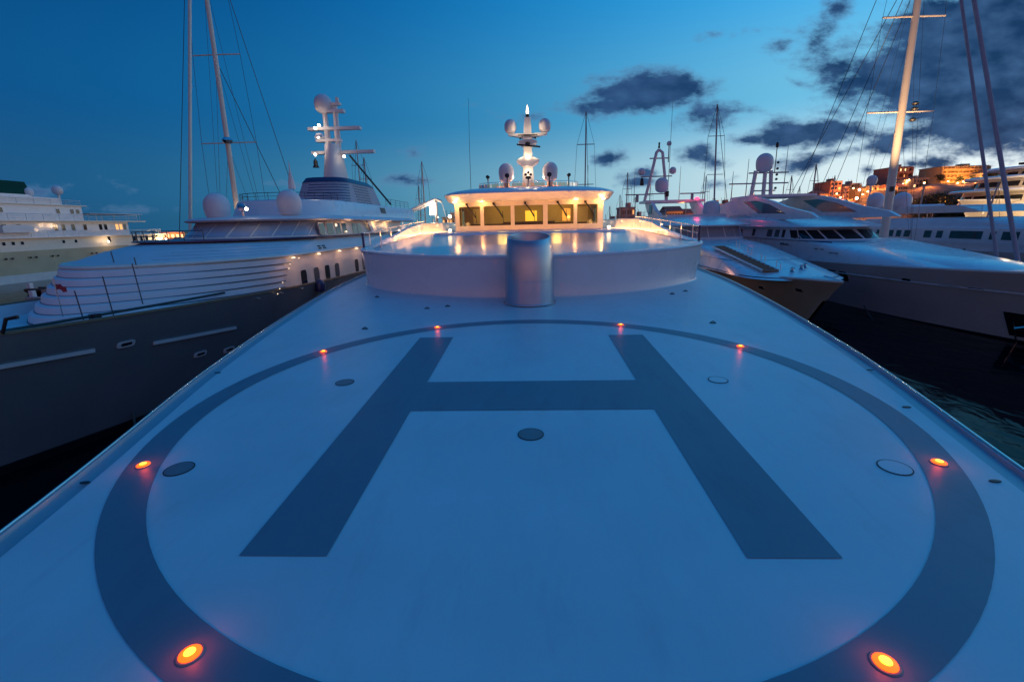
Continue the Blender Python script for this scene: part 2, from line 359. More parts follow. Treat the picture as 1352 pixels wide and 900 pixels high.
def patch(T, dom, a0, a1, z0, z1, shape='rect', off=.03, slant=0, sub=3):
    m = MB(); sh = SH[shape]; pts = []
    if shape == 'rect': sh = [(i/sub, 0) for i in range(sub)]+[(1, 0), ]+[(1, 1)]+[(1-i/sub, 1) for i in range(1, sub)]+[(0, 1)]
    f = lambda s, h, o: T.P(dom, a0+(a1-a0)*s+slant*h, z0+(z1-z0)*h, o)
    outer = [f(s, h, off) for s, h in sh]; inner = [f(s, h, -.05) for s, h in sh]; c = f(.5, .5, off); n = len(sh)
    if shape == 'rect':
        m.loft([inner, outer], True, False)
        bot = outer[:sub+1]; top = list(reversed(outer[sub+1:])); m.loft([bot, top], False, False)
    else:
        m.loft([inner, outer], True, False); b = len(m.v); m.v += outer+[c]
        m.f += [(b+i, b+(i+1) % n, b+n) for i in range(n)]
    return m
def window(T, dom, a0, a1, z0, z1, parent, mat='darkglass', shape='rect', frame=.05, fmat='white', slant=0, off=.035):
    fr = None
    if frame:
        zf = frame; sgn = 1 if a1 > a0 else -1; af = frame*sgn if dom != 'nose' else frame*sgn*8
        fr = patch(T, dom, a0-af, a1+af, z0-zf, z1+zf, shape, off-.018, slant).build('window', fmat, parent)
        patch(T, dom, a0, a1, z0, z1, shape, off, slant).build('pane', mat, fr)
        return fr
    return patch(T, dom, a0, a1, z0, z1, shape, off, slant).build('window', mat, parent)
def railing(pts, h, parent, mat='steel', r=.018, mids=1, name='railing', step=1, r_top=None):
    m = MB(); pts = [Vector(p) for p in pts]
    for p in pts[::step]: m.tube([p, p+Vector((0, 0, h))], r, 6)
    for k in range(mids+1):
        z = h*(1-k/(mids+1)); m.tube([p+Vector((0, 0, z)) for p in pts], (r_top or r*1.2) if k == 0 else r*.7, 6)
    return m.build(name, mat, parent, True)
def dome(c, r, parent, name='radar_dome', cyl=.5):
    prof = [(.25*r, -r*(.75+cyl)), (.62*r, -r*(.62+cyl)), (.9*r, -r*(.35+cyl)), (r, -r*cyl*.6)]+[(r*math.cos(a*math.pi/16), r*math.sin(a*math.pi/16)) for a in range(0, 8)]+[(.02*r, r)]
    return MB().lathe(prof, c, 22).build(name, 'dome', parent, True)

# ------------------------------------------------------------------ water
def water():
    xs = [-3000, -600, -120, 0, 120, 600, 3000]; ys = [-400, -40, 0, 60, 200, 900, 5000]
    m = MB(); m.loft([[(x, y, 0) for x in xs] for y in ys], False, False)
    mt = pmat('harbour_water', (.001, .005, .008), .05, var=.2, scale=.05)
    t = mt.node_tree; b = t.nodes['Principled BSDF']; b.inputs['IOR'].default_value = 1.2; b.inputs['Specular IOR Level'].default_value = .12
    o = t.nodes.new('ShaderNodeTexCoord'); mp = t.nodes.new('ShaderNodeMapping'); mp.inputs['Scale'].default_value = (1, .55, 1)
    t.links.new(o.outputs['Object'], mp.inputs[0])
    n1 = t.nodes.new('ShaderNodeTexNoise'); n1.inputs['Scale'].default_value = .9; n1.inputs['Detail'].default_value = 5; n1.inputs['Distortion'].default_value = .6
    t.links.new(mp.outputs[0], n1.inputs['Vector'])
    bp = t.nodes.new('ShaderNodeBump'); bp.inputs['Strength'].default_value = .7; bp.inputs['Distance'].default_value = .06
    t.links.new(n1.outputs['Fac'], bp.inputs['Height']); t.links.new(bp.outputs[0], b.inputs['Normal'])
    return struct(m.build('harbour_water', mt))
water()

# ================================================================== the yacht we stand on
def main_yacht():
    t = thing('motor_yacht', 'large white yacht under the camera with an H helipad on its foredeck and lit wheelhouse', 'yacht', (0, 2, 0))
    D = lambda x, y, dz=0: Vector((x, y, Z0+SL*y+dz))
    W = [(-9, .05), (-8.3, .8), (-7, 1.6), (-5, 2.45), (-3, 3.05), (0, 3.78), (3.4, 4.42), (4.7, 4.75), (7, 5.36), (10.2, 5.95), (12.4, 6.27), (14.2, 6.5), (16, 6.68), (18, 6.74), (22, 6.78), (40, 6.8), (62, 6.6), (78, 6.1)]
    def w(y):
        for (a, p), (b, q) in zip(W, W[1:]):
            if a <= y <= b:
                f = (y-a)/(b-a); return p+(q-p)*f
        return W[-1][1]
    ys = [-9+i*.5 for i in range(60)]+[21+i*3 for i in range(20)]
    # smooth width
    ws = [sum(w(min(78, max(-9, y+d))) for d in (-1, -.5, 0, .5, 1))/5 if -7.5 < y < 74 else w(y) for y in ys]
    zs = lambda y: Z0+SL*min(y, 24)                     # sheer levels out aft
    rows = []
    for y, ww in zip(ys, ws):
        z = zs(y); row = []
        for k, fr in ((0, 0), (1, .25), (2, .5), (3, .75), (4, 1)):
            zz = -1+(z-.12+1)*fr; back = (1-fr)*3.2*max(0, 1-(y+9)/30)
            row.append(Vector((ww*(.78+.22*fr**1.6)*min(1, (1 if fr == 1 else (.35+.65*min(1, (y+9)/14+.25*fr)))), y+back, zz)))
        rows.append(row)
    full = []
    for r in rows: full.append([Vector((-p.x, p.y, p.z)) for p in reversed(r)]+r)
    MB().loft(full, False, False).build('hull', 'white', t, True)
    # deck field and margin gutter
    m = MB(); m2 = MB()
    inn = [max(.02, a-.24) for a in ws]; K = [i/12 for i in range(-12, 13)]
    fore = [(y, a, b) for y, a, b in zip(ys, ws, inn)]
    m.loft([[Vector((b*k, y, zs(y))) for k in K] for y, a, b in fore], False, False)
    for sg in (-1, 1):
        m2.loft([[Vector((sg*b, y, zs(y))), Vector((sg*(b+.015), y, zs(y)-.022)), Vector((sg*(a-.05), y, zs(y)-.03)), Vector((sg*(a-.035), y, zs(y)+.015)), Vector((sg*a, y, zs(y)+.015)), Vector((sg*(a+.005), y, zs(y)-.13))] for y, a, b in fore], False, False)
    deck = m.build('foredeck', 'deck', t, True); m2.build('deck_margin', 'margin', t)
    for sg in (-1, 1):
        MB().tube([Vector((sg*(a+.02), y, zs(y)-.06)) for y, a, b in fore], .035, 8).build('rub_rail', 'rubber', t, True)
        MB().tube([Vector((sg*(a+.0), y, zs(y)+.022)) for y, a, b in fore], .013, 6).build('edge_strip', 'steel', t, True)
    # helipad marking
    cx, cy, ro, ri = -.04, 6.09, 4.55, 4.22; n = 144
    mk = MB(); e = .005
    mk.loft([ell(cx, cy, ri, n, Z0+e, SL), ell(cx, cy, ro, n, Z0+e, SL)], True, False)
    a, b, y0, y1, y2, y3 = 2.24, 1.56, 3.0, 9.21, 5.63, 6.67
    for poly in ([(-a, y0), (-b, y0), (-b, y1), (-a, y1)], [(b, y0), (a, y0), (a, y1), (b, y1)], [(-b, y2), (b, y2), (b, y3), (-b, y3)]):
        mk.add([D(x, y, e) for x, y in poly], [(0, 1, 2, 3)])
    mk.build('helipad_marking', 'deckgrey', t)
    # amber edge lights
    for k, ang in enumerate((27, 60, 114, 153, -27, -60, -114, -153)):
        lx, ly = cx+4.39*math.sin(R(ang)), cy+4.39*math.cos(R(ang)); p = D(lx, ly)
        til = Matrix.Rotation(math.atan(SL), 3, 'X')
        bz = MB().lathe([(.080, .001), (.080, .007), (.072, .014), (.062, .014)], p, 28, tilt=til).build('deck_light', 'hatchgrey', t, True, origin=p)
        MB().lathe([(.063, .010), (.060, .019), (.042, .027), (.01, .030)], p, 24, tilt=til).build('lens', 'amber', bz, True, origin=p)
        MB().lathe([(.036, .022), (.030, .032), (.012, .034)], p, 18, tilt=til).build('filament', 'ambercore', bz, True, origin=p)
        lamp('deck_light_glow', p+Vector((0, 0, .075)), (1, .07, .01), .60, .03, bz)
    # flush hatches
    for (x, y, r, dk) in ((-3.62, 4.24, .14, 1), (-2.83, 6.69, .14, 1), (-.01, 4.96, .15, 1), (2.74, 6.64, .14, 0), (3.5, 4.23, .145, 0)):
        hb = MB().loft([ell(x, y, r, 36, Z0+.002, SL), ell(x, y, r, 36, Z0+.007, SL), ell(x, y, r-.012, 36, Z0+.007, SL)], True, False).build('deck_hatch', 'seal', t)
        mm = MB(); mm.v += [Vector(p) for p in ell(x, y, r-.013, 36, Z0+.0075, SL)]; mm.f.append(tuple(range(36)))
        mm.build('cover', 'hatchgrey' if dk else 'deck', hb)
        if dk: hb['label'] = 'flush round hatch with a dark grey cover'
    # scupper drains and small pad eyes
    for (x, y) in ((-4.39, 3.99), (-5.06, 5.68), (4.21, 3.99), (4.66, 5.63), (5.15, 7.0), (-5.15, 7.2)):
        MB().lathe([(.035, .001), (.035, .009), (.02, .010)], D(x, y), 14, 1.5, .7).build('scupper', 'black', t)
    for (x, y) in ((-3.65, 10.02), (3.95, 10.1), (-2.7, 12.1), (-2.2, 12.35), (4.6, 14.0), (-4.6, 13.9), (4.1, 13.6)):
        MB().lathe([(.06, .001), (.055, .012), (.02, .014)], D(x, y), 14, 1.3, .8).tube([D(x-.05, y, .01), D(x, y, .045), D(x+.05, y, .01)], .008, 6).build('pad_eye', 'black', t, True)
    # raised coaming / tank with rounded front
    B = [(0, 13.35), (1.2, 13.41), (2.3, 13.72), (3.4, 14.2), (4.4, 14.85), (5.15, 15.6), (5.6, 16.15), (5.85, 16.8), (5.98, 17.6), (6.0, 19), (6.02, 24), (6.02, 34), (6.0, 50), (5.9, 70)]
    cr = lambda L, n: [tuple(Vector((*L[i], 0)).lerp(Vector((*L[i+1], 0)), k/n))[:2] for i in range(len(L)-1) for k in range(n)]+[L[-1]]
    Bs = cr(B, 4)
    for _ in range(5): Bs = [Bs[0]]+[((Bs[i-1][0]+2*Bs[i][0]+Bs[i+1][0])/4, (Bs[i-1][1]+2*Bs[i][1]+Bs[i+1][1])/4) for i in range(1, len(Bs)-1)]+[Bs[-1]]
    path = [(-x, y) for x, y in reversed(Bs[1:])]+Bs
    def offs(d):
        o = []
        for i, p in enumerate(path):
            a, b = path[max(0, i-1)], path[min(len(path)-1, i+1)]; tx, ty = b[0]-a[0], b[1]-a[1]; L = math.hypot(tx, ty)
            o.append((p[0]+ty/L*d, p[1]-tx/L*d))
        return o
    rim = lambda y: 7.15+.038*(min(y, 26)-13.2)
    rings = []
    for d, f, dz in ((.07, 0, 0), (.03, 0, .02), (.012, 0, .07), (.06, .5, 0), (.12, 1, -.10), (.155, 1, -.07), (.165, 1, -.03), (.15, 1, 0), (.11, 1, .012), (.02, 1, .012), (-.02, 1, -.012), (-.30, 1, -.03)):
        rings.append([Vector((x, y, (zs(y) if f == 0 else (zs(y)+rim(y))/2 if f == .5 else rim(y))+dz)) for x, y in offs(d)])
    MB().loft(rings, False, False).build('coaming', 'white', t, True)
    # tank top (slightly crowned), spans the coaming
    m = MB(); rows = []
    pr = offs(-.27); half = [p for p in pr[len(pr)//2:]]
    for x, y in half:
        if y > 60: break
        rows.append([Vector((x*k, y+(13.62-13.62)*(1-abs(k)), rim(y)-.03+.10*(1-k*k)*min(1, (y-13.4)/3))) for k in [i/10 for i in range(-10, 11)]])
    # fill the bowed front as a fan between symmetric points
    m.loft(rows, False, False); tt = m.build('tank_top', 'tankpaint', t, True)
    # raised plinth in front of the wheelhouse
    T0 = Tier(0, [(22.6, 60, 5.0, 1.2, 7.30), (22.9, 60, 4.75, 1.2, 7.64), (23.2, 60, 4.5, 1.2, 7.665)], 3); T0.mesh().build('wheelhouse_plinth', 'white', t, True)
    # bulwark wings rising aft
    for sg in (-1, 1):
        up = []; 
        L = [(17.2, 0.0), (18.5, .05), (20.5, .16), (23, .40), (26, .5), (32, .56), (46, .6)]
        for y, h in L:
            z = rim(y)-.01; up.append([Vector((sg*5.72, y, z)), Vector((sg*5.80, y, z+h)), Vector((sg*5.98, y, z+h+.01)), Vector((sg*6.06, y, z-.05))])
        MB().loft(up, False, False).build('bulwark', 'white', t, True)
        pts = [Vector((sg*5.9, y, rim(y)+h)) for y, h in ((16.9, 0), (17.6, .02), (18.9, .07), (20.4, .15), (21.9, .28), (23.4, .41), (25, .47), (27, .51))]
        m = MB(); top = [Vector((p.x, p.y, rim(p.y)+.50+.012*(p.y-17))) for p in pts]
        for a_, b_ in zip(pts[1:], top[1:]): m.tube([a_, b_], .016, 6)
        m.tube(top, .024, 8); m.tube([(a_+b_)/2 for a_, b_ in zip(pts, top)], .010, 6)
        m.build('side_rail', 'steel', t, True)
        MB().tube([pts[0], top[0]+Vector((0, 0, .02))], .045, 10).build('rail_post', 'blue', t, True)
        MB().tube([pts[0]+Vector((sg*-.45, .6, 0)), pts[0]+Vector((sg*-.45, .6, .40))], .022, 8).lathe([(.05, 0), (.05, .05), (.02, .06)], pts[0]+Vector((sg*-.45, .6, 0)), 12).build('nav_light_post', 'steel', t, True)
        for y in (21.0, 25, 30, 37):
            lb = MB().box((sg*5.70, y, rim(y)+.40), (.05, .12, .04)).build('bulwark_lamp', 'lampdim', t)
            lamp('bulwark_lamp_glow', (sg*5.3, y-.3, rim(y)+.45), (1, .50, .20), 1.5, .15, lb)
    for sg in (-1, 1):
        hs = MB().box((sg*5.30, 25.5, rim(25)+.03), (.05, 13.5, .04)).build('added_strip_housing', 'white', t)
        al = lamp('bulwark_fill_strip', (sg*5.24, 25.5, rim(25)+.10), (1, .44, .16), 120, .1, hs, 'AREA', shape='RECTANGLE', size=.10, size_y=13.5)  # area light and its housing added to wash the bulwark's inner face
        al.rotation_euler = (0, R(-92*sg), 0)
    # silver vent cowl in front of the coaming
    vc = D(0, 12.75)
    prof = [(.68, 0), (.68, .018), (.665, .035), (.665, .30), (.67, .7), (.665, 1.1), (.64, 1.45), (.60, 1.75), (.575, 1.93), (.56, 1.955), (.53, 1.955), (.52, 1.90), (.52, 1.3)]
    rr = []
    for r, z in [(r_, z_*.90 if z_ > .1 else z_) for r_, z_ in prof]:
        rr.append([vc+Vector((r*math.cos(k*2*math.pi/56), r*math.sin(k*2*math.pi/56), z+(.10*math.sin(k*2*math.pi/56) if z > 1.5 else 0))) for k in range(56)])
    MB().loft(rr, True, True).build('vent_cowl', 'silver', t, True)
    m = MB(); m.loft([[vc+Vector((r*math.cos(k*2*math.pi/56), r*math.sin(k*2*math.pi/56), z)) for k in range(56)] for r, z in ((.69, .02), (.72, .02), (.72, .004), (.69, .0))], True, False)
    for k in range(16): m.lathe([(.016, .02), (.016, .032), (.01, .035)], vc+Vector((.707*math.cos(k*math.pi/8), .707*math.sin(k*math.pi/8), 0)), 8)
    m.build('base_flange', 'steel', t, True)
    MB().tube([vc+Vector((.668*math.cos(a*math.pi/24), .668*math.sin(a*math.pi/24), .62)) for a in range(49)], .006, 5).build('seam_band', 'silver', t, True)
    # ---------------- wheelhouse
    wh = thing_part('wheelhouse', t, (0, 27, 7.6))
    zb, z1, z2, zt = 7.6, 7.95, 9.0, 9.45
    yb = lambda x: 27.0+.035*x*x-.0                         # gently bowed front
    xs_ = [(-3.94, -2.72), (-2.51, -1.0), (-.79, .80), (1.05, 2.51), (2.71, 3.87)]
    def strip(m, x0, x1, za, zb_, d=0, n=4):
        f = [Vector((x0+(x1-x0)*i/n, yb(x0+(x1-x0)*i/n)-d, z)) for z in (za, zb_) for i in range(n+1)]
        g = [p+Vector((0, .12+d, 0)) for p in f]
        k = n+1
        ringo = f[:k]+list(reversed(f[k:])); ringi = g[:k]+list(reversed(g[k:]))
        b = len(m.v); m.v += ringo+ringi; K2 = len(ringo)
        for i in range(K2): m.f.append((b+i, b+(i+1) % K2, b+K2+(i+1) % K2, b+K2+i))
        for o_ in (0, K2):
            for i in range(n): m.f.append((b+o_+i, b+o_+i+1, b+o_+K2-2-i, b+o_+K2-1-i))
    m = MB(); strip(m, -4.2, 4.2, zb, z1, n=12); strip(m, -4.2, 4.2, z2, zt, n=12)
    piers = [(-4.2, -3.94)]+[(xs_[i][1], xs_[i+1][0]) for i in range(4)]+[(3.87, 4.2)]
    for a_, b_ in piers: strip(m, a_, b_, z1, z2, .015, 2)
    for sg in (-1, 1):
        m.box((sg*4.14, 33.5, (zb+z1)/2), (.12, 11.8, z1-zb)); m.box((sg*4.14, 33.5, (z2+zt)/2), (.12, 11.8, zt-z2))
        for y in (27.75, 29.6, 31.5, 33.4, 35.3, 37.3, 39.2): m.box((sg*4.14, y, (z1+z2)/2), (.12, .3, z2-z1))
    m.build('wall', 'cream', wh)
    gm = glassmat('wheelhouse_glass', (.82, .76, .56))
    for a_, b_ in xs_:
        mm = MB(); strip(mm, a_, b_, z1, z2, -.05, 4); wd = mm.build('window', gm, wh)
        # raised wiper with arm
    for sg in (-1, 1):
        for y in (28.7, 30.55, 32.45, 34.35, 36.3, 38.25):
            MB().box((sg*4.14, y, (z1+z2)/2), (.03, 1.56, z2-z1)).build('window', gm, wh)
    for (a_, b_) in xs_:
        x0 = a_+.38*(b_-a_)+.0; m = MB()
        m.tube([(x0, yb(x0)-.14, z2+.10), (x0+.28, yb(x0)-.20, z2-.25), (x0+.50, yb(x0+.5)-.06, z2-.62)], .042, 6)
        m.tube([(x0+.47, yb(x0)-.045, z2-.28), (x0+.53, yb(x0)-.045, z2-.92)], .018, 6).box((x0, yb(x0)-.08, z2+.12), (.12, .16, .12))
        m.build('wiper', 'black', wh)
    # interior
    m = MB(); m.box((0, 33.5, z1-.12), (8.1, 11.6, .04)).box((0, 30.6, 8.5), (8.1, .06, 1.9)); m.build('interior_wall', 'wallwarm', wh)
    MB().box((0, 28.0, z1+.02), (6.6, .8, .14)).box((0, 28.2, z1+.12), (3.0, .4, .12)).build('helm_console', 'black', wh)
    MB().box((.15, 30.5, 8.48), (.72, .04, .62)).build('lit_display', 'screen', wh)
    MB().box((2.35, 30.4, 8.5), (.5, .04, .75)).build('doorway_light', 'softwarm', wh)
    MB().sphere((2.45, 29.9, 8.35), .10).build('cabin_lamp', 'brightwin', wh, True)
    m = MB(); m.box((-3.1, 29.9, 8.45), (.62, .1, 1.0)); m.box((3.3, 29.9, 8.45), (.62, .1, 1.0)); m.build('chart_locker', 'cream', wh)
    lamp('cabin_glow', (-1.6, 29.0, 8.9), (1, .70, .28), 44, .3, wh); lamp('cabin_glow', (1.7, 29.0, 8.9), (1, .70, .28), 44, .3, wh)
    # roof brow
    rs = [(27.6, 44, 3.9, 2.6, 9.20), (26.7, 44, 4.55, 2.9, 9.23), (26.42, 44, 4.72, 3.0, 9.30), (26.2, 44, 4.86, 3.1, 9.50), (26.1, 44, 4.93, 3.1, 9.64), (26.14, 44, 4.90, 3.1, 9.70), (26.4, 44, 4.72, 3, 9.79), (26.9, 44, 4.42, 2.9, 9.90), (27.9, 43, 3.9, 2.7, 10.03), (29.5, 42, 3.1, 2.5, 10.14)]
    Tier(0, rs, 2.9).mesh().build('roof', 'white', t, True)
    for k, x in enumerate((-4.15, -2.6, 2.6, 4.15)):
        p = Vector((x, 26.75+.03*x*x, 9.235)); big = abs(x) > 3
        lb = MB().lathe([(.09 if big else .05, -.01), (.09 if big else .05, .03)], p, 16).build('downlight', 'warmwhite', t)
        lamp('downlight_glow', p+Vector((0, -.1, -.10)), (1, .42, .10), 26 if big else 16, .04, lb)
    ls = MB().box((0, 25.0, 7.685), (8.2, .12, .03)).build('added_floor_strip', 'white', t)  # strip and area light added to wash the wall and roof edge
    al = lamp('floor_fill', (0, 24.9, 7.78), (1, .38, .07), 130, .1, ls, 'AREA', shape='RECTANGLE', size=8.4, size_y=.12); al.rotation_euler = (R(180-38), 0, 0)
    for sg in (-1, 1):
        p = Vector((sg*4.35, 26.5, 7.70)); lb = MB().lathe([(.07, 0), (.08, .04), (.08, .08), (.05, .1)], p, 14).build('corner_lamp', 'warmwhite', t, True)
        lamp('corner_lamp_glow', p+Vector((0, -.25, .35)), (1, .55, .2), 5, .12, lb)
    # upper sundeck coaming with lit screen
    Tu = Tier(0, [(31.2, 42, 3.3, 2.0, 9.95), (31.2, 42, 3.3, 2.0, 10.12)], 2.6); Tu.mesh().build('sundeck_base', 'white', t, True)
    for a0 in range(-84, 84, 14):
        patch(Tu, 'nose', a0+1, a0+13, 10.13, 10.52, off=0, sub=2).build('sundeck_screen', 'sunscreen' if False else glassmat('amber_screen_glass', (.85, .6, .45)), t) if a0 == -84 else patch(Tu, 'nose', a0+1, a0+13, 10.13, 10.52, off=0, sub=2).build('sundeck_screen', bpy.data.materials['amber_screen_glass'], t)
    rp = [Tu.P('nose', a, 10.12) for a in range(-88, 89, 11)]
    railing(rp, .48, t, 'steel', .014, 0, 'sundeck_railing')
    MB().box((0, 35.2, 10.35), (4.6, .3, .5)).build('sundeck_seat', 'cream', t)
    for x in (-1.9, -.6, .6, 1.9): lamp('sundeck_glow', (x, 33.6, 10.45), (1, .34, .12), 30, .1, t)
    # radar mast
    ms = thing_part('radar_mast', t, (0, 34, 10))
    k = 34/32.
    zz = lambda z: 8+(z-8)*k
    m = MB()
    m.loft([[Vector((s_x*a_, 34+s_y*b_, z)) for s_x, s_y in ((-1, -1), (1, -1), (1, 1), (-1, 1))] for a_, b_, z in ((.42, .6, 10.0), (.36, .5, zz(11.2)), (.30, .42, zz(11.85)), (.28, .36, zz(12.4)), (.27, .33, zz(13.2)), (.25, .3, zz(13.9)), (.18, .22, zz(14.45)))], True, True)
    m.build('mast_column', 'fly', ms)
    for z, hw_, th in ((11.85, .76, .26), (12.95, .62, .16)):
        m = MB(); z_ = zz(z)
        m.loft([[Vector((x, 33.9+d, z_+dz)) for x, dz in ((-hw_, .05), (-.3, th), (.3, th), (hw_, .05), (hw_*.9, -.06), (.3, -th*1.3), (-.3, -th*1.3), (-hw_*.9, -.06))] for d in (-.6, .6)], True, True)
        m.build('mast_platform', 'fly', ms)
    MB().box((.05, 33.2, zz(12.70)), (1.55, .14, .09), ry=.12).lathe([(.16, -.1), (.16, .1), (.1, .16)], (0, 33.3, zz(12.8)), 14).build('radar_scanner', 'black', ms)
    m = MB(); m.loft([[Vector((x, 34+d, zz(z))) for x, z in ((-1.3, 13.45), (-.3, 13.25), (.3, 13.25), (1.3, 13.45), (1.3, 13.55), (.3, 13.5), (-.3, 13.5), (-1.3, 13.55))] for d in (-.22, .22)], True, True); m.build('mast_spreader', 'fly', ms)
    MB().box((0, 33.6, zz(13.38)), (1.3, .1, .07)).build('radar_scanner', 'black', ms)
    for sg in (-1, 1):
        dome((sg*1.15, 34, zz(14.02)), .40, ms)
        MB().tube([(sg*1.15, 34, zz(13.4)), (sg*1.15, 34, zz(13.75))], .12, 10).build('dome_pedestal', 'fly', ms)
        MB().sphere((sg*.5, 33.6, zz(13.2)), .07).build('horn', 'black', ms)
    MB().lathe([(.06, 0), (.12, .06), (.12, .18), (.06, .22)], (0, 34, zz(14.46)), 12).build('mast_light', 'black', ms)
    MB().lathe([(.08, 0), (.10, .12), (.05, .42), (.01, .55)], (0, 34, zz(14.68)), 12).build('masthead_lamp', 'lampdim', ms)
    for (x, z, e_) in ((-.55, 13.75, 5), (.55, 13.75, 5), (0, 12.2, 6), (-.5, 12.2, 3), (.5, 12.2, 3), (-.9, 10.9, 6), (.9, 10.9, 6), (0, 11.3, 5)):
        lamp('mast_flood', (x, 33.25, zz(z)-.1), (1, .74, .46), e_*2.6, .05, ms)
    for sg in (-1, 1):
        dome((sg*1.47, 33.2, 11.45), .50, t, cyl=.75)
        MB().tube([(sg*1.47, 33.2, 10.0), (sg*1.47, 33.2, 10.95)], .2, 12).build('dome_pedestal', 'fly', t)
        MB().tube([(sg*1.35, 31.8, 10.1), (sg*1.35, 31.8, 10.95)], .04, 8).lathe([(.05, -.1), (.14, -.04), (.15, .1), (.05, .16)], (sg*1.35, 31.8, 11.02), 14, tilt=Matrix.Rotation(R(90), 3, 'X')).build('searchlight', 'black', t, True)
        MB().tube([(sg*2.6, 31.9, 10.1), (sg*2.6, 31.9, 10.85), (sg*2.5, 31.8, 11.0)], .045, 8).lathe([(.05, -.1), (.11, -.04), (.11, .1), (.05, .14)], (sg*2.62, 31.9, 10.98), 14, tilt=Matrix.Rotation(R(90), 3, 'X')).build('searchlight', 'black', t, True)
    m = MB()
    for a_ in range(5): m.sphere((.17*math.sin(a_*2*math.pi/5), 31.7, 11.0+.17*math.cos(a_*2*math.pi/5)), .09, 10)
    m.tube([(0, 31.8, 10.1), (0, 31.8, 10.95)], .05, 8).build('horn_cluster', 'black', t, True)
    MB().tube([(-3.75, 32, 9.9), (-3.72, 32, 13), (-3.66, 32, 15.7)], .018, 6, r1=.008).lathe([(.04, 0), (.04, .3)], (-3.75, 32, 9.9), 8).build('whip_antenna', 'wire', t)
    MB().tube([(4.3, 36, 9.9), (4.32, 36, 12)], .014, 6).build('whip_antenna', 'wire', t)
    return t
def thing_part(name, parent, loc):
    o = bpy.data.objects.new(name, None); C.objects.link(o); o.parent = parent; o.location = Vector(loc)-wpos(parent); o.empty_display_size = .1
    WO[o.name] = Vector(loc); return o
main_yacht()

# ================================================================== neighbours on the left
def mast_rig(root, base, top, r0, r1, spread, mat='spar', stays=(), wire_r=.021):
    """mast with spreaders and shrouds; spread = (fraction of height, half width)"""
    base, top = Vector(base), Vector(top)
    MB().tube([base.lerp(top, i/6) for i in range(7)], r0, 14, True, r1).build('mast', mat, root, True)
    prev = None
    for f, hw in spread:
        p = base.lerp(top, f)
        MB().tube([p+Vector((-hw, .25, .06)), p, p+Vector((hw, .25, .06))], max(.06, r0*.22), 6).build('spreader', mat, root, True)
    for sg in (-1, 1):
        pts = [base+Vector((sg*(spread[0][1]+.3), .4, 0))]+[base.lerp(top, f)+Vector((sg*hw, .25, .06)) for f, hw in spread]+[base.lerp(top, .97)]
        MB().tube(pts, wire_r, 5).build('shroud', 'wire', root)
        for f, hw in spread:
            b = base+Vector((sg*(spread[0][1]+.25), .6, 0)); MB().tube([b, base.lerp(top, f-.01)], wire_r*.8, 5).build('shroud', 'wire', root)
    for a, b, r, m_ in stays: MB().tube([Vector(a).lerp(Vector(b), i/4) for i in range(5)], r, 8).build('forestay' if r > .05 else 'stay', m_, root, True)

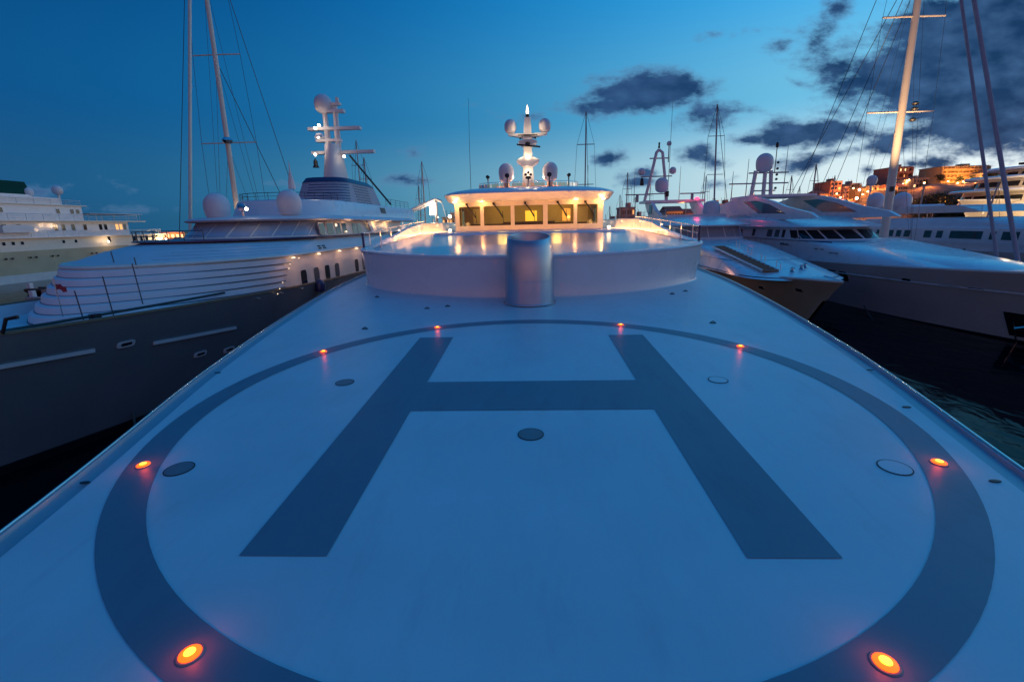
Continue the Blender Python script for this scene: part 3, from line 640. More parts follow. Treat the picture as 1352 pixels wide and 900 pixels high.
def yacht_A():
    xc = -19.8
    t = thing('motor_yacht', 'large motor yacht with dark hull and stepped white foredeck, nearest on the left', 'yacht', (xc, 3, 0))
    h = Hull(xc, 5.0, 66, 6.1, 5.35, 4.28, .86, 4, .44, 1.9)
    h.mesh().build('hull', 'darkhull', t, True)
    h.mesh(0, .22, off=.02).build('boot_top', 'boot', t, True)
    h.cap(.2, .06).build('cap_rail', 'teak', t, True)
    h.plate(-.55, .3).build('foredeck', 'white2', t)
    iw = h.mesh(.86, 1, off=-.2); iw.build('inner_bulwark', 'white2', t, True)
    # spray / vent strips and fairleads on the topsides
    for a, b, z, z2 in ((8.6, 16.2, 4.3, 3.82), (18.4, 22.7, 3.53, 3.24)):
        m = MB(); m.loft([[h.S(1, a+(b-a)*i/8, z+(z2-z)*i/8-.07, .02), h.S(1, a+(b-a)*i/8, z+(z2-z)*i/8-.07, .09), h.S(1, a+(b-a)*i/8, z+(z2-z)*i/8+.07, .06), h.S(1, a+(b-a)*i/8, z+(z2-z)*i/8+.07, .0)] for i in range(9)], True, True)
        m.build('vent_strip', 'white2', t, True)
    for y, z in ((17.3, 3.78), (20.8, 2.4), (22.5, 2.15)):
        f = patch(h, 'R', y-.32, y+.32, z-.13, z+.13, 'round', .05).build('fairlead', 'white2', t, True); patch(h, 'R', y-.2, y+.2, z-.06, z+.06, 'round', .06).build('opening', 'black', f)
    # anchor pocket
    f = patch(h, 'R', 8.7, 10.9, .6, 2.9, 'rect', .03).build('anchor_pocket', 'black', t)
    MB().tube([h.S(1, 10.2, .7, .2), h.S(1, 10.0, 2.4, .2)], .10, 8).tube([h.S(1, 9.6, .8, .25), h.S(1, 10.2, .5, .25), h.S(1, 10.7, .8, .25)], .09, 8).build('anchor', 'steel', f, True)
    # main deck house flush with the side
    T0 = Tier(xc, [(24.8, 62, 5.80, 3.6, 4.36), (24.8, 62, 5.80, 3.6, 6.2), (24.8, 62, 5.78, 3.6, 6.45)], 2.5)
    T0.mesh().build('main_deck_house', 'cream', t, True)
    # stepped front
    for k in range(6):
        z = 4.40+.335*k; yf = 18.1+.42*k; hw = 5.50+.05*k; ns = 9.2-.3*k
        Ts = Tier(xc, [(yf, 27.3+.2*k, hw, ns, z), (yf+.10, 27.3+.2*k, hw-.02, ns, z+.30), (yf+.22, 27.3+.2*k, hw-.10, ns, z+.345)], 1.62)
        sp = Ts.mesh().build('front_step', 'white2', t, True)
        g = Tier(xc, [(yf-.02, 27.35+.2*k, hw+.012, ns, z-.005), (yf-.02, 27.35+.2*k, hw+.012, ns, z+.034)], 1.62).mesh().build('groove_shade_band', 'gapline', sp)  # dark band painted as the shade in the groove under each step
    # waist ledge, cowl up to the bridge
    Tl = Tier(xc, [(20.6, 62, 5.9, 8.0, 6.42), (20.5, 62, 5.95, 8.0, 6.50), (20.6, 62, 5.9, 8.0, 6.60)], 1.68); Tl.mesh().build('waist_ledge', 'cream', t, True)
    T1 = Tier(xc, [(21.2, 60, 5.75, 7.8, 6.6), (23.2, 60, 5.55, 7.2, 7.0), (26.2, 60, 5.3, 6.4, 7.42)], 1.75); T1.mesh().build('cowl', 'white2', t, True)
    Tr = Tier(xc, [(25.6, 60, 5.6, 6.8, 7.42), (25.6, 60, 5.6, 6.8, 7.50)], 1.85); Tr.mesh().build('bridge_deck_edge', 'blue', t, True)
    for k in range(8):
        z = 6.7+.07*k
        MB().tube([T1.P('nose', a, z+.0, .01) for a in range(20, 78, 6)], .012, 4).build('cowl_groove', 'louvre', t) if k % 2 == 0 else None
    for (y, z) in ((31.8, 6.72), (31.8, 6.86), (32.5, 6.72), (32.5, 6.86)): patch(T1, 'R', y-.22, y+.22, z-.045, z+.045, 'round', .04).build('side_vent', 'black', t)
    # hull-side windows
    for u0, y in enumerate((28.4, 30.2, 31.9, 33.6, 37.6, 39.3, 41.0, 44, 46, 48)):
        window(T0, 'R', y, y+.75, 4.55, 5.55, t, 'duskglass' if u0 % 2 else 'darkglass', 'round', .06, 'cream')
    # bridge deck house
    T2 = Tier(xc, [(30.6, 56, 4.95, 4.6, 7.45), (32.2, 56, 4.8, 4.6, 8.62)], 2.25); T2.mesh().build('bridge_deck_house', 'cream', t, True)
    A = [-78+i*15.6 for i in range(11)]
    for a, b in zip(A, A[1:]):
        fr = patch(T2, 'nose', a+.7, b-.7, 7.60, 8.55, 'rect', .03, 2.0).build('windscreen_pane', 'blindglass', t)
    for y0, y1 in ((33.9, 34.7), (35.2, 36.3), (36.8, 37.7), (38.1, 39.0), (40.3, 41.1), (41.5, 42.3)):
        window(T2, 'R', y0, y1, 7.6, 8.38, t, 'darkglass', 'rect', .04, 'cream')
    MB().sphere(T2.P('R', 38.6, 7.72, .1), .06, 8).build('wall_lamp', 'lampdim', t)
    MB().loft([[Vector((xc+5.0+dx, y+dy, z)) for dx, dy in ((0, 0), (.14, 0), (.14, .8), (0, .8))] for y, z in ((44.6, 7.5), (43.6, 8.6))], True, True).build('brow_strut', 'white2', t)
    # brow
    T3 = Tier(xc, [(32.0, 60, 5.1, 4.8, 8.56), (31.5, 60, 5.4, 5.0, 8.60), (31.4, 60, 5.45, 5.0, 8.70), (31.8, 60, 5.3, 5.0, 8.84), (33.4, 60, 4.9, 4.7, 8.98)], 2.2); T3.mesh().build('brow', 'white2', t, True)
    for y in (46, 50): lamp('deck_glow', (xc+5.3, y, 8.3), (1, .55, .25), 28, .2, t)  # warm lights added under the brow to tint the side
    for y in (34, 38.5): lamp('deck_glow', (xc+5.5, y, 8.4), (1, .50, .25), 9, .1, t)
    for y in (27.5, 31, 34.5, 38, 41.5):
        sl = MB().box((xc+5.95, y, 6.38), (.12, .2, .05)).build('added_side_lamp', 'lampdim', t); lamp('added_side_glow', (xc+6.9, y, 6.0), (1, .46, .26), 17, .2, sl)  # lamps and glow added below the ledge to warm the side
    # upper house and sun deck coaming
    T4 = Tier(xc, [(36.0, 66, 4.3, 4.2, 8.9), (36.6, 66, 4.0, 4.2, 10.15), (36.9, 66, 3.9, 4.2, 10.25)], 2.4); T4.mesh().build('upper_deck_house', 'white', t, True)
    patch(T4, 'R', 51.2, 52.8, 9.45, 10.0, 'rect', .04).build('side_opening', 'black', t)
    railing([T4.P('nose', a, 10.25) for a in range(-85, 89, 12)], .5, t, 'wire', .02, 1, 'sundeck_railing')
    railing([(xc+3.9, y, 10.25) for y in range(54, 66, 2)], .8, t, 'wire', .02, 2, 'sundeck_railing')
    # funnel and mast
    Tf = Tier(xc, [(45.0, 56.5, 2.7, 2.2, 10.2), (46.2, 55.2, 2.25, 2.0, 12.3)], 2.6); Tf.mesh().build('funnel', 'louvre', t, True)
    Tc = Tier(xc, [(46.15, 55.3, 2.3, 2.0, 12.3), (46.5, 54, 2.0, 2.0, 12.75)], 2.6); Tc.mesh().build('funnel_cap', 'blue', t, True)
    for k in range(7):
        for dom, a0, a1 in (('nose', -20, 80), ('R', 48.6, 53)):
            patch(Tf, dom, a0, a1, 10.45+.26*k, 10.52+.26*k, off=.03, sub=8).build('louvre', 'blue', t)
    mc = Vector((xc, 50.5, 12.6)); m = MB()
    m.lathe([(1.3, 0), (1.1, 1.2), (.9, 2.6), (.78, 3.6)], mc, 20, .9, 1.5).build('mast_column', 'fly', t, True)
    for sx in (-.45, .55): MB().tube([mc+Vector((sx, 0, 3.5)), mc+Vector((sx*1.1, 0, 6.5 if sx < 0 else 7.2))], .30, 12, True, .24).build('mast_leg', 'fly', t, True)
    for z, a, b in ((2.75, -2.2, 4.2), (5.0, -2.3, 3.0), (6.6, -.9, 1.5), (3.9, -1.6, .9)):
        MB().loft([[mc+Vector((x, d, z+dz)) for d, dz in ((-.35, 0), (.35, 0), (.3, .28), (-.3, .28))] for x in (a, b)], True, True).build('mast_yard', 'fly', t)
    dome(mc+Vector((-.55, 0, 7.5)), .86, t, cyl=.35)
    MB().box(mc+Vector((.75, 0, 7.4)), (.9, .5, .25)).box(mc+Vector((.9, 0, 7.75)), (.25, .25, .5)).build('antenna_cluster', 'fly', t)
    for x, z in ((-.8, 5.3), (-1.0, 4.25), (-1.5, 2.6), (1.4, 2.35), (-1.2, 5.05)): MB().sphere(mc+Vector((x, -1.0, z)), .13, 10).build('mast_lamp', 'lampwhite', t, True)
    for x, z in ((-1.0, 3.7), (-1.0, 5.6)): lamp('mast_flood', mc+Vector((x, -1.6, z)), (1, .75, .6), 25, .1, t)
    MB().lathe([(.01, .9), (.2, .6), (.22, .2), (.35, 0)], mc+Vector((-2.0, 0, 1.5)), 10).build('mast_bell', 'black', t, True)
    MB().lathe([(.5, 0), (.3, .35), (.12, .4)], mc+Vector((-.9, -.9, 4.2)), 12).build('mast_platform', 'fly', t, True)
    MB().tube([mc+Vector((1.6, 0, 2.6)), mc+Vector((4.6, 3, -2.2))], .10, 8).build('mast_stay', 'wire', t)
    # domes and searchlights on the brow
    for x, y, z, r in ((-21.9, 33.6, 9.75, .84), (-17.0, 34.2, 9.9, .82)):
        dome((x, y, z), r, t, cyl=.55)
    MB().lathe([(.25, 0), (.2, .6), (.05, 1.3), (.02, 1.9)], (-17.0, 34.9, 10.8), 10).build('whip_antenna', 'fly', t)
    MB().tube([(-18.9, 31.6, 8.9), (-18.9, 31.6, 9.3)], .08, 8).lathe([(.1, -.2), (.26, -.1), (.26, .15), (.1, .2)], (-18.9, 31.6, 9.45), 14, tilt=Matrix.Rotation(R(70), 3, 'X')).build('searchlight', 'steel', t, True)
    s = MB().sphere((-18.4, 31.2, 9.35), .10, 10).build('brow_lamp', 'lampwhite', t, True); lamp('brow_lamp_glow', (-18.4, 30.8, 9.5), (1, .75, .5), 5, .1, s)
    # Portuguese bridge rail left of the windscreen
    pts = [Tr.P('nose', a, 7.5, -.1) for a in range(-80, 30, 10)]
    railing(pts, .55, t, 'wire', .022, 1, 'bridge_railing')
    # handrails and stanchions on the stepped foredeck, long dark rail at its foot
    for (x, y, z, hh) in ((-16.9, 18.2, 5.0, 1.35), (-17.4, 17.4, 5.0, .9), (-18.0, 21.2, 5.9, 1.0), (-19.4, 21.6, 6.3, .9), (-17.3, 20.2, 5.5, 1.2)):
        MB().tube([(x, y, z-.6), (x-.1, y, z+hh)], .022, 6).build('stanchion', 'wire', t)
    fr = [h.S(1, y, 4.6, -.95)+Vector((0, 0, .16+.02*(22-y))) for y in (12.5, 14, 15.5, 17, 19, 21, 23)]
    MB().tube([Vector((p.x, p.y, 4.98)) for p in fr], .055, 8).build('foredeck_rail', 'black', t, True)
    MB().box((fr[3].x, fr[3].y, 4.6), (.25, .3, .9)).build('rail_post', 'black', t)
    # windlass, crane post and jackstaff near the bow
    m = MB(); m.lathe([(.3, 0), (.22, .15), (.16, .3), (.26, .45), (.26, .52)], (-17.6, 12.6, 5.05), 16)
    m.lathe([(.22, 0), (.15, .12), (.12, .3), (.2, .42)], (-16.9, 13.1, 5.0), 14).box((-17.4, 12.9, 5.05), (1.4, .5, .18)).tube([(-17.9, 12.5, 5.3), (-16.7, 12.9, 5.4)], .1, 10)
    m.build('windlass', 'steel', t, True)
    MB().tube([(-17.0, 13.3, 4.9), (-17.35, 12.9, 7.5)], .075, 10).build('jackstaff', 'steel', t, True)
    MB().tube([(-16.9, 13.4, 5.0), (-16.3, 13.6, 5.1), (-16.2, 13.7, 5.5), (-15.9, 13.8, 5.55)], .06, 8).build('bow_roller', 'black', t, True)
    fx = MB(); g = []
    for i in range(7):
        g.append([Vector((-18.2+.07*i, 17.4+.05*math.sin(i), 5.95-.02*i+.06*k_+.03*math.sin(i*1.3+k_))) for k_ in range(5)])
    fx.loft(g, False, False).build('flag', 'flagred', t); MB().tube([(-18.22, 17.4, 4.9), (-18.22, 17.4, 6.4)], .02, 6).build('flag_pole', 'steel', t)
    # lamps along the side of the steps
    for (y, z) in ((25.4, 4.55), (25.7, 4.8), (26.1, 5.1), (27.0, 5.8), (27.2, 6.05), (28.4, 6.3)): MB().sphere(T0.P('R', max(y, 28.9) if False else y, z, .05), .024, 8).build('step_lamp', 'lampdim', t)
    for y in (24, 26, 28, 30, 32): MB().box(h.S(1, y, 4.5, .02), (.12, .3, .05)).build('cleat', 'steel', t)
    MB().lathe([(.10, 0), (.30, .1), (.34, .5), (.22, .75), (.08, .85)], h.S(1, 29.9, 3.9, .35)+Vector((0, 0, .1)), 14).build('fender', 'blue', t, True)
yacht_A()

def far_ship():
    xc = -95.5
    t = thing('classic_cruise_yacht', 'old white and cream passenger yacht with green-topped funnel, at the far left', 'ship', (xc, 55, 0))
    h = Hull(xc, 50, 120, 7.5, 5.6, 5.3, .9, 5, .3, 1.9)
    # bow points away from us: mirror along y
    def flip(m):
        for v in m.v: v.y = 170-v.y
        return m
    flip(h.mesh()).build('hull', 'creamhull', t, True); flip(h.mesh(0, .38, off=.03)).build('boot_top', 'white2', t, True); flip(h.plate(0, 0)).build('main_deck', 'teak', t)
    def tier(y0, y1, hw, z0, z1, name='deck_house', mat='cream'):
        return Tier(xc, [(170-y1, 170-y0, hw, 1.2, z0), (170-y1, 170-y0, hw, 1.2, z1)], 4)
    def put(T, name, mat): flip(T.mesh()).build(name, mat, t, True)
    T1 = Tier(xc, [(52, 112, 7.3, 2, 5.2), (52, 112, 7.3, 2, 7.6)], 4)
    for y0, y1, hw, z0, z1, nm, mt in ((50, 113, 7.25, 5.25, 7.5, 'main_deck_house', 'cream'), (50, 114.5, 7.9, 7.5, 7.72, 'promenade_deck', 'white'), (50, 104, 6.9, 7.72, 10.35, 'promenade_house', 'white'), (50, 108, 7.8, 10.35, 10.6, 'boat_deck', 'cream'), (50, 94, 6.6, 10.6, 13.3, 'boat_deck_house', 'white'), (50, 95, 6.9, 13.3, 13.5, 'top_deck', 'cream')):
        MB().box((xc, (y0+y1)/2, (z0+z1)/2), (hw*2, y1-y0, z1-z0)).build(nm, mt, t)
    sx = xc+7.25
    def win(x, y, z, w_, h_, mt='darkglass'):
        f = MB().box((x, y, z), (.08, w_+.12, h_+.12)).build('window', 'white', t); MB().box((x+.03, y, z), (.06, w_, h_)).build('pane', mt, f)
    for y in (77.5, 79, 80.5, 88, 90.5, 98, 104.5, 106.5, 108, 109.8, 111): win(sx, y, 6.7 if y < 95 else 6.8, .7 if y > 95 else .5, 1.1 if y > 95 else .55)
    for y, mt in ((78.6, 'darkglass'), (81, 'darkglass'), (87.5, 'darkglass'), (89, 'darkglass'), (91, 'darkglass'), (93.5, 'darkglass'), (97, 'darkglass'), (98.2, 'darkglass'), (101, 'softwarm'), (102, 'softwarm'), (103, 'darkglass')): win(xc+6.9, y, 9.3, .7, 1.2, mt)
    for y in (79, 89, 93, 91.8): win(xc+6.6, y, 12.3, .7, .8)
    for y in (77, 78, 81, 82, 85, 86, 93, 94, 99, 100): patch2 = MB().lathe([(.18, 0), (.18, .12)], (sx+.28, y, 4.2), 12, tilt=Matrix.Rotation(R(90), 3, 'Y')).build('porthole', 'black', t)
    # bulwark rails and stern openings
    railing([(xc+7.7, y, 7.72) for y in range(52, 115, 3)], 1.0, t, 'fly', .04, 2, 'deck_railing')
    railing([(xc+7.6, y, 10.6) for y in range(52, 109, 3)], 1.1, t, 'fly', .04, 2, 'deck_railing')
    railing([(xc+6.6, y, 13.5) for y in range(64, 96, 3)]+[(xc-6, 95, 13.5)], .9, t, 'fly', .03, 2, 'deck_railing')
    MB().box((xc+3, 101, 12.0), (9.4, 13, .12)).build('awning', 'canvas', t)
    for y in (96, 100, 104, 107): MB().tube([(xc+7.4, y, 10.6), (xc+7.4, y, 12.0)], .05, 6).build('awning_post', 'fly', t)
    for y in (97, 111, 113): 
        l = MB().sphere((xc+7.9, y, 6.4), .16, 10).build('deck_lamp', 'lampwhite', t, True); lamp('deck_lamp_glow', (xc+8.9, y, 6.6), (1, .62, .28), 260 if y > 100 else 110, .3, l)
    # funnel
    Tf = [(80.5, 86.5, 2.6, 13.5, 15.1), (81, 86.2, 2.3, 15.1, 17.3)]
    for i, (y0, y1, hw, z0, z1) in enumerate(Tf):
        d = .5*i
        MB().loft([[Vector((xc+3+a*hw, (y0 if b < 0 else y1+(0 if z == z0 else -.8)), z)) for a, b in ((-1, -1), (1, -1), (1, 1), (-1, 1))] for z in (z0, z1)], True, True).build('funnel' if i == 0 else 'funnel_top', 'white' if i == 0 else 'green', t)
    MB().box((xc+3, 84, 14.1), (7, 12, 1.2)).build('funnel_casing', 'white', t)
    for y, z in ((85.8, 15.6), (91.5, 16.3)):
        dome((xc+5, y, z), .85, t, cyl=.3); MB().tube([(xc+5, y, 13.4), (xc+5, y, z-.6)], .22, 10).build('dome_pedestal', 'fly', t)
    MB().box((xc+7.5, 80, 9.0), (.9, 5.2, 1.0)).box((xc+7.5, 80, 9.6), (.7, 4.6, .3)).build('life_raft_rack', 'white2', t)
far_ship()

def small_boats():
    for i, (x, y, L, col, lab, grp) in enumerate(((-66, 64, 9, 'black', 'black inflatable tender moored under the cream ship, longest of the small boats', None), (-57, 66, 6, 'black', 'short dark tender with white outboard, right of the long black tender', None), (-58, 55, 5, 'darkhull', 'small grey open boat low in the water at the left edge', None))):
        t = thing('tender', lab, 'boat', (x, y, 0))
        rr = []
        for k in range(13):
            s = k/12; hw = 1.15*(1-(abs(s-.35)/.65)**3.2 if s > .35 else 1); z = .75+.5*max(0, s-.5)**1.5*2
            px = x-L/2+L*s
            rr.append([Vector((px, y+hw*a, zz_)) for a, zz_ in ((-.5, -.1), (-1, z*.6), (-1, z), (-.75, z+.05), (-.7, .45), (.7, .45), (.75, z+.05), (1, z), (1, z*.6), (.5, -.1))])
        MB().loft(rr, True, True).build('hull', col, t, True)
        MB().box((x-.6, y, 1.1), (.9, .9, .9)).box((x-.3, y, 1.7), (.05, .9, .5)).build('console', 'darkhull', t)
        MB().box((x-L/2-.2, y, 1.0), (.45, .5, .9)).build('outboard_motor', 'white2', t)
        MB().box((x+1, y, .95), (1.6, 1.4, .35)).build('seat', 'flagdark', t)
small_boats()

def sail_F():
    t = thing('sailing_yacht', 'sailing yacht behind the dark-hulled yacht, its tall pale mast lit at the foot', 'sailing yacht', (-32, 41, 0))
    h = Hull(-32, 41, 72, 3.9, 3.0, 2.2, .75, 6, .5, 1.8)
    h.mesh().build('hull', 'white', t, True); h.plate(0, 0).build('deck', 'teak', t); h.cap(.1, .05).build('cap_rail', 'white', t)
    Tier(-32, [(52, 66, 2.2, 2.5, 2.3), (52.6, 66, 2.0, 2.3, 3.6)]).mesh().build('coachroof', 'white', t, True)
    mast_rig(t, (-32, 52.3, 2.4), (-32, 53.2, 41), .29, .17, ((.38, 3.0), (.60, 2.5), (.80, 1.8)), 'spar', [((-32, 43.2, 3.0), (-32, 52.7, 39), .15, 'spar'), ((-32, 41.6, 3.0), (-32, 52.9, 40.8), .03, 'wire'), ((-32, 71, 2.4), (-32, 53.3, 40.6), .035, 'wire'), ((-32, 70, 2.4), (-32, 52.9, 25), .035, 'wire')])
    MB().tube([(-32, 52.8, 4.4), (-32, 65, 4.7)], .28, 10).build('boom', 'spar', t, True)
    MB().lathe([(.3, -.3), (.55, 0), (.3, .3)], (-31.6, 52.0, 17.2), 12).build('radar_scanner', 'steel', t, True)
    s = MB().sphere((-31.5, 51.6, 9.8), .22, 10).build('foot_lamp', 'lampwhite', t, True); lamp('foot_lamp_glow', (-31.5, 51.0, 9.9), (1, .6, .35), 45, .2, s)
sail_F()

# ================================================================== neighbours on the right
def yacht_B():
    xc = 21.5
    t = thing('motor_yacht', 'white yacht with sand-coloured bow, red lamp and A-frame radar mast, right', 'yacht', (xc, 33, 0))
    h = Hull(xc, 33, 96, 4.6, 3.6, 2.7, .8, 4.2, .38, 1.7)
    h.mesh().build('hull', 'brownhull', t, True); h.mesh(0, .2, off=.02).build('boot_top', 'boot', t, True)
    h.plate(.0, .1).build('deck', 'white2', t); h.cap(.14, .1).build('bulwark_cap', 'white', t, True)
    for y, z in ((36.6, 2.6), (40.5, 2.3)):
        f = patch(h, 'L', y-.3, y+.3, z-.12, z+.12, 'round', .05).build('fairlead', 'steel', t, True)
    # sloping foredeck house
    T0 = Tier(xc, [(36.6, 66, 3.9, 4.5, 3.3), (38.6, 66, 3.75, 4.5, 3.72), (43.5, 66, 3.6, 4, 4.5), (48.5, 66, 3.55, 4, 5.3), (54.5, 66, 3.5, 3.5, 5.74), (55.0, 66, 3.5, 3.5, 5.8)], 2.6)
    T0.mesh().build('foredeck_house', 'white', t, True)
    for z in (3.42, 4.4):
        MB().tube([T0.P('nose', a, z, .0) for a in range(-80, 81, 8)], .05 if z < 4 else .02, 6).tube([T0.P('L', y, z, .0) for y in (42.5, 52, 65)], .05 if z < 4 else .02, 6).build('blue_stripe' if z < 4 else 'panel_seam', 'blue', t)
    st = thing_part('stairway', t, (xc-2.3, 40, 4))
    for k in range(14):
        y = 39.2+.72*k; z = T0_z(T0, y)
        MB().box((xc-1.9-.05*k, y, z+.05), (1.15, .42, .14)).build('step', 'teak', st)
    for dx in (-.65, .65):
        MB().tube([(xc-1.9+dx-.05*k, 39.2+.72*k, T0_z(T0, 39.2+.72*k)+.08) for k in range(0, 14)], .08, 6).build('stair_string', 'white', st)
    for k in (0, 3, 6, 9):
        x, y = xc-.9, 39.6+.9*k; z = T0_z(T0, y)
        MB().tube([(x, y, z-.1), (x, y, z+.5), (x, y+.7, z+.75), (x, y+.7, z)], .03, 6).build('grab_rail', 'steel', t, True)
    for (x, y) in ((xc+.8, 39.6), (xc+1.4, 40.2), (xc-.3, 38.9)):
        MB().lathe([(.2, 0), (.15, .1), (.12, .25), (.18, .35)], (x, y, T0_z(T0, y)), 12).build('windlass', 'steel', t, True)
    # bridge
    T1 = Tier(xc, [(55.4, 76, 3.9, 3.6, 5.75), (56.8, 76, 3.7, 3.4, 7.25)], 2.6); T1.mesh().build('bridge_house', 'white', t, True)
    A = [-84+i*18.6 for i in range(10)]
    for a, b in zip(A, A[1:]): patch(T1, 'nose', a+1, b-1, 6.05, 7.12, 'rect', .03, 1).build('windscreen_pane', 'blindglass', t)
    for i in range(7): window(T1, 'L', 60.5+2.1*i, 62.1+2.1*i, 6.15, 7.05, t, 'duskglass', 'rect', .05)
    T2 = Tier(xc, [(56.2, 80, 4.0, 3.6, 7.2), (55.0, 80, 4.5, 4.0, 7.28), (54.9, 80, 4.55, 4.0, 7.40), (55.4, 80, 4.4, 4.0, 7.50), (58, 80, 4.0, 3.8, 7.9), (62, 80, 3.8, 3.5, 8.4)], 2.4); T2.mesh().build('bridge_roof', 'white', t, True)
    # flybridge structure and arch
    MB().box((xc, 73, 8.1), (7.4, 20, 1.2)).build('flybridge_deck', 'white2', t)
    railing([(xc-3.7, y, 8.6) for y in range(64, 82, 3)], .7, t, 'fly', .03, 1, 'flybridge_railing')
    for sg in (-1, 1):
        MB().loft([[Vector((xc+sg*(3.6-d), y, z)) for d, y in ((0, y0), (.5, y0), (.5, y1), (0, y1))] for z, y0, y1 in ((8.3, 66, 72.5), (9.5, 70, 74.6), (10.7, 72.6, 76))], True, True).build('arch_leg', 'white', t)
    MB().box((xc, 74.6, 10.75), (8.6, 4.4, .35)).build('arch_top', 'white', t)
    patch3 = MB().box((xc-3.65, 72.2, 9.6), (.06, 1.6, 1.3)).build('arch_vent', 'darkglass', t)
    dc = Vector((xc+2.9, 66, 9.6)); MB().lathe([(1.05, -1.3), (1.1, -1.0), (1.05, .2), (.8, .7), (.1, .85)], dc, 20).build('radar_dome', 'dome', t, True)
    rl = MB().sphere((xc+2.6, 71, 10.95), .34, 14, .6).build('red_lamp', 'red', t, True); lamp('red_lamp_glow', (xc+2.6, 70.2, 11.1), (1, .04, .1), 60, .3, rl)
    # A-frame radar mast
    mm = thing_part('radar_mast', t, (xc-2.0, 75, 10.9)); c = Vector((xc-2.0, 75, 10.9))
    for pts in ([(-1.9, 0), (-1.1, 3.6), (-.45, 6.9), (-.1, 7.3)], [(1.35, 0), (.95, 3.6), (.45, 6.9), (-.1, 7.3)]):
        MB().tube([c+Vector((x, 0, z)) for x, z in pts], .22, 8).build('mast_leg', 'fly', mm, True)
    for z, a, b in ((3.55, -2.6, 2.0), (6.1, -1.4, 1.4), (1.05, -1.5, 1.6)): MB().box(c+Vector(((a+b)/2, 0, z)), (b-a, .3, .14)).build('mast_yard', 'spargrey', mm)
    dome(c+Vector((.5, -.3, 2.4)), .98, mm, cyl=.5); dome(c+Vector((-2.5, 0, 4.3)), .5, mm, cyl=.3); dome(c+Vector((2.1, 0, 4.35)), .5, mm, cyl=.3)
    dome(c+Vector((1.35, 0, 8.1)), .36, mm, cyl=.1); MB().tube([c+Vector((1.35, 0, 5.5)), c+Vector((1.35, 0, 7.8))], .07, 6).build('antenna_post', 'black', mm)
    MB().lathe([(.15, 0), (.15, .3), (.08, .35), (.14, .5), (.12, .8)], c+Vector((-.1, 0, 7.5)), 10).build('mast_light', 'black', mm)
    MB().lathe([(.3, 0), (.25, .8), (.1, 1.1)], c+Vector((-2.4, 0, 2.3)), 10).build('horn', 'black', mm); MB().box(c+Vector((1.35, -.2, 1.0)), (.5, .4, .8)).build('horn', 'black', mm)
    for x in (xc-5.0, xc+3.2):
        MB().box((x, 75, 11.9), (3.6, .3, .16)).tube([(x, 75, 10.8), (x, 75, 11.9)], .22, 8).build('radar_scanner', 'spargrey', t)
    for x, hh in ((xc-5.6, 4.6), (xc+1.1, 5), (xc-.6, 14), (xc+4.6, 4)): MB().tube([(x, 74.5, 10.8), (x, 74.5, 10.8+hh)], .05, 6, True, .02).build('whip_antenna', 'wire', t)
    lamp('hull_side_fill', (15.6, 47, 4.6), (1, .42, .26), 46, .4, t); lamp('hull_side_fill', (16.4, 42, 3.3), (1, .42, .2), 14, .3, t)  # point lights added beside the hull for its salmon tone
    for y, z in ((41, 2.8),): pass
def T0_z(T, y):
    """height of the sloping foredeck house top at centreline distance y"""
    r = [(q[0], q[4]) for q in T.r]
    for (a, za), (b, zb) in zip(r, r[1:]):
        if a <= y <= b: return za+(zb-za)*(y-a)/(b-a)
    return r[0][1] if y < r[0][0] else r[-1][1]
yacht_B()

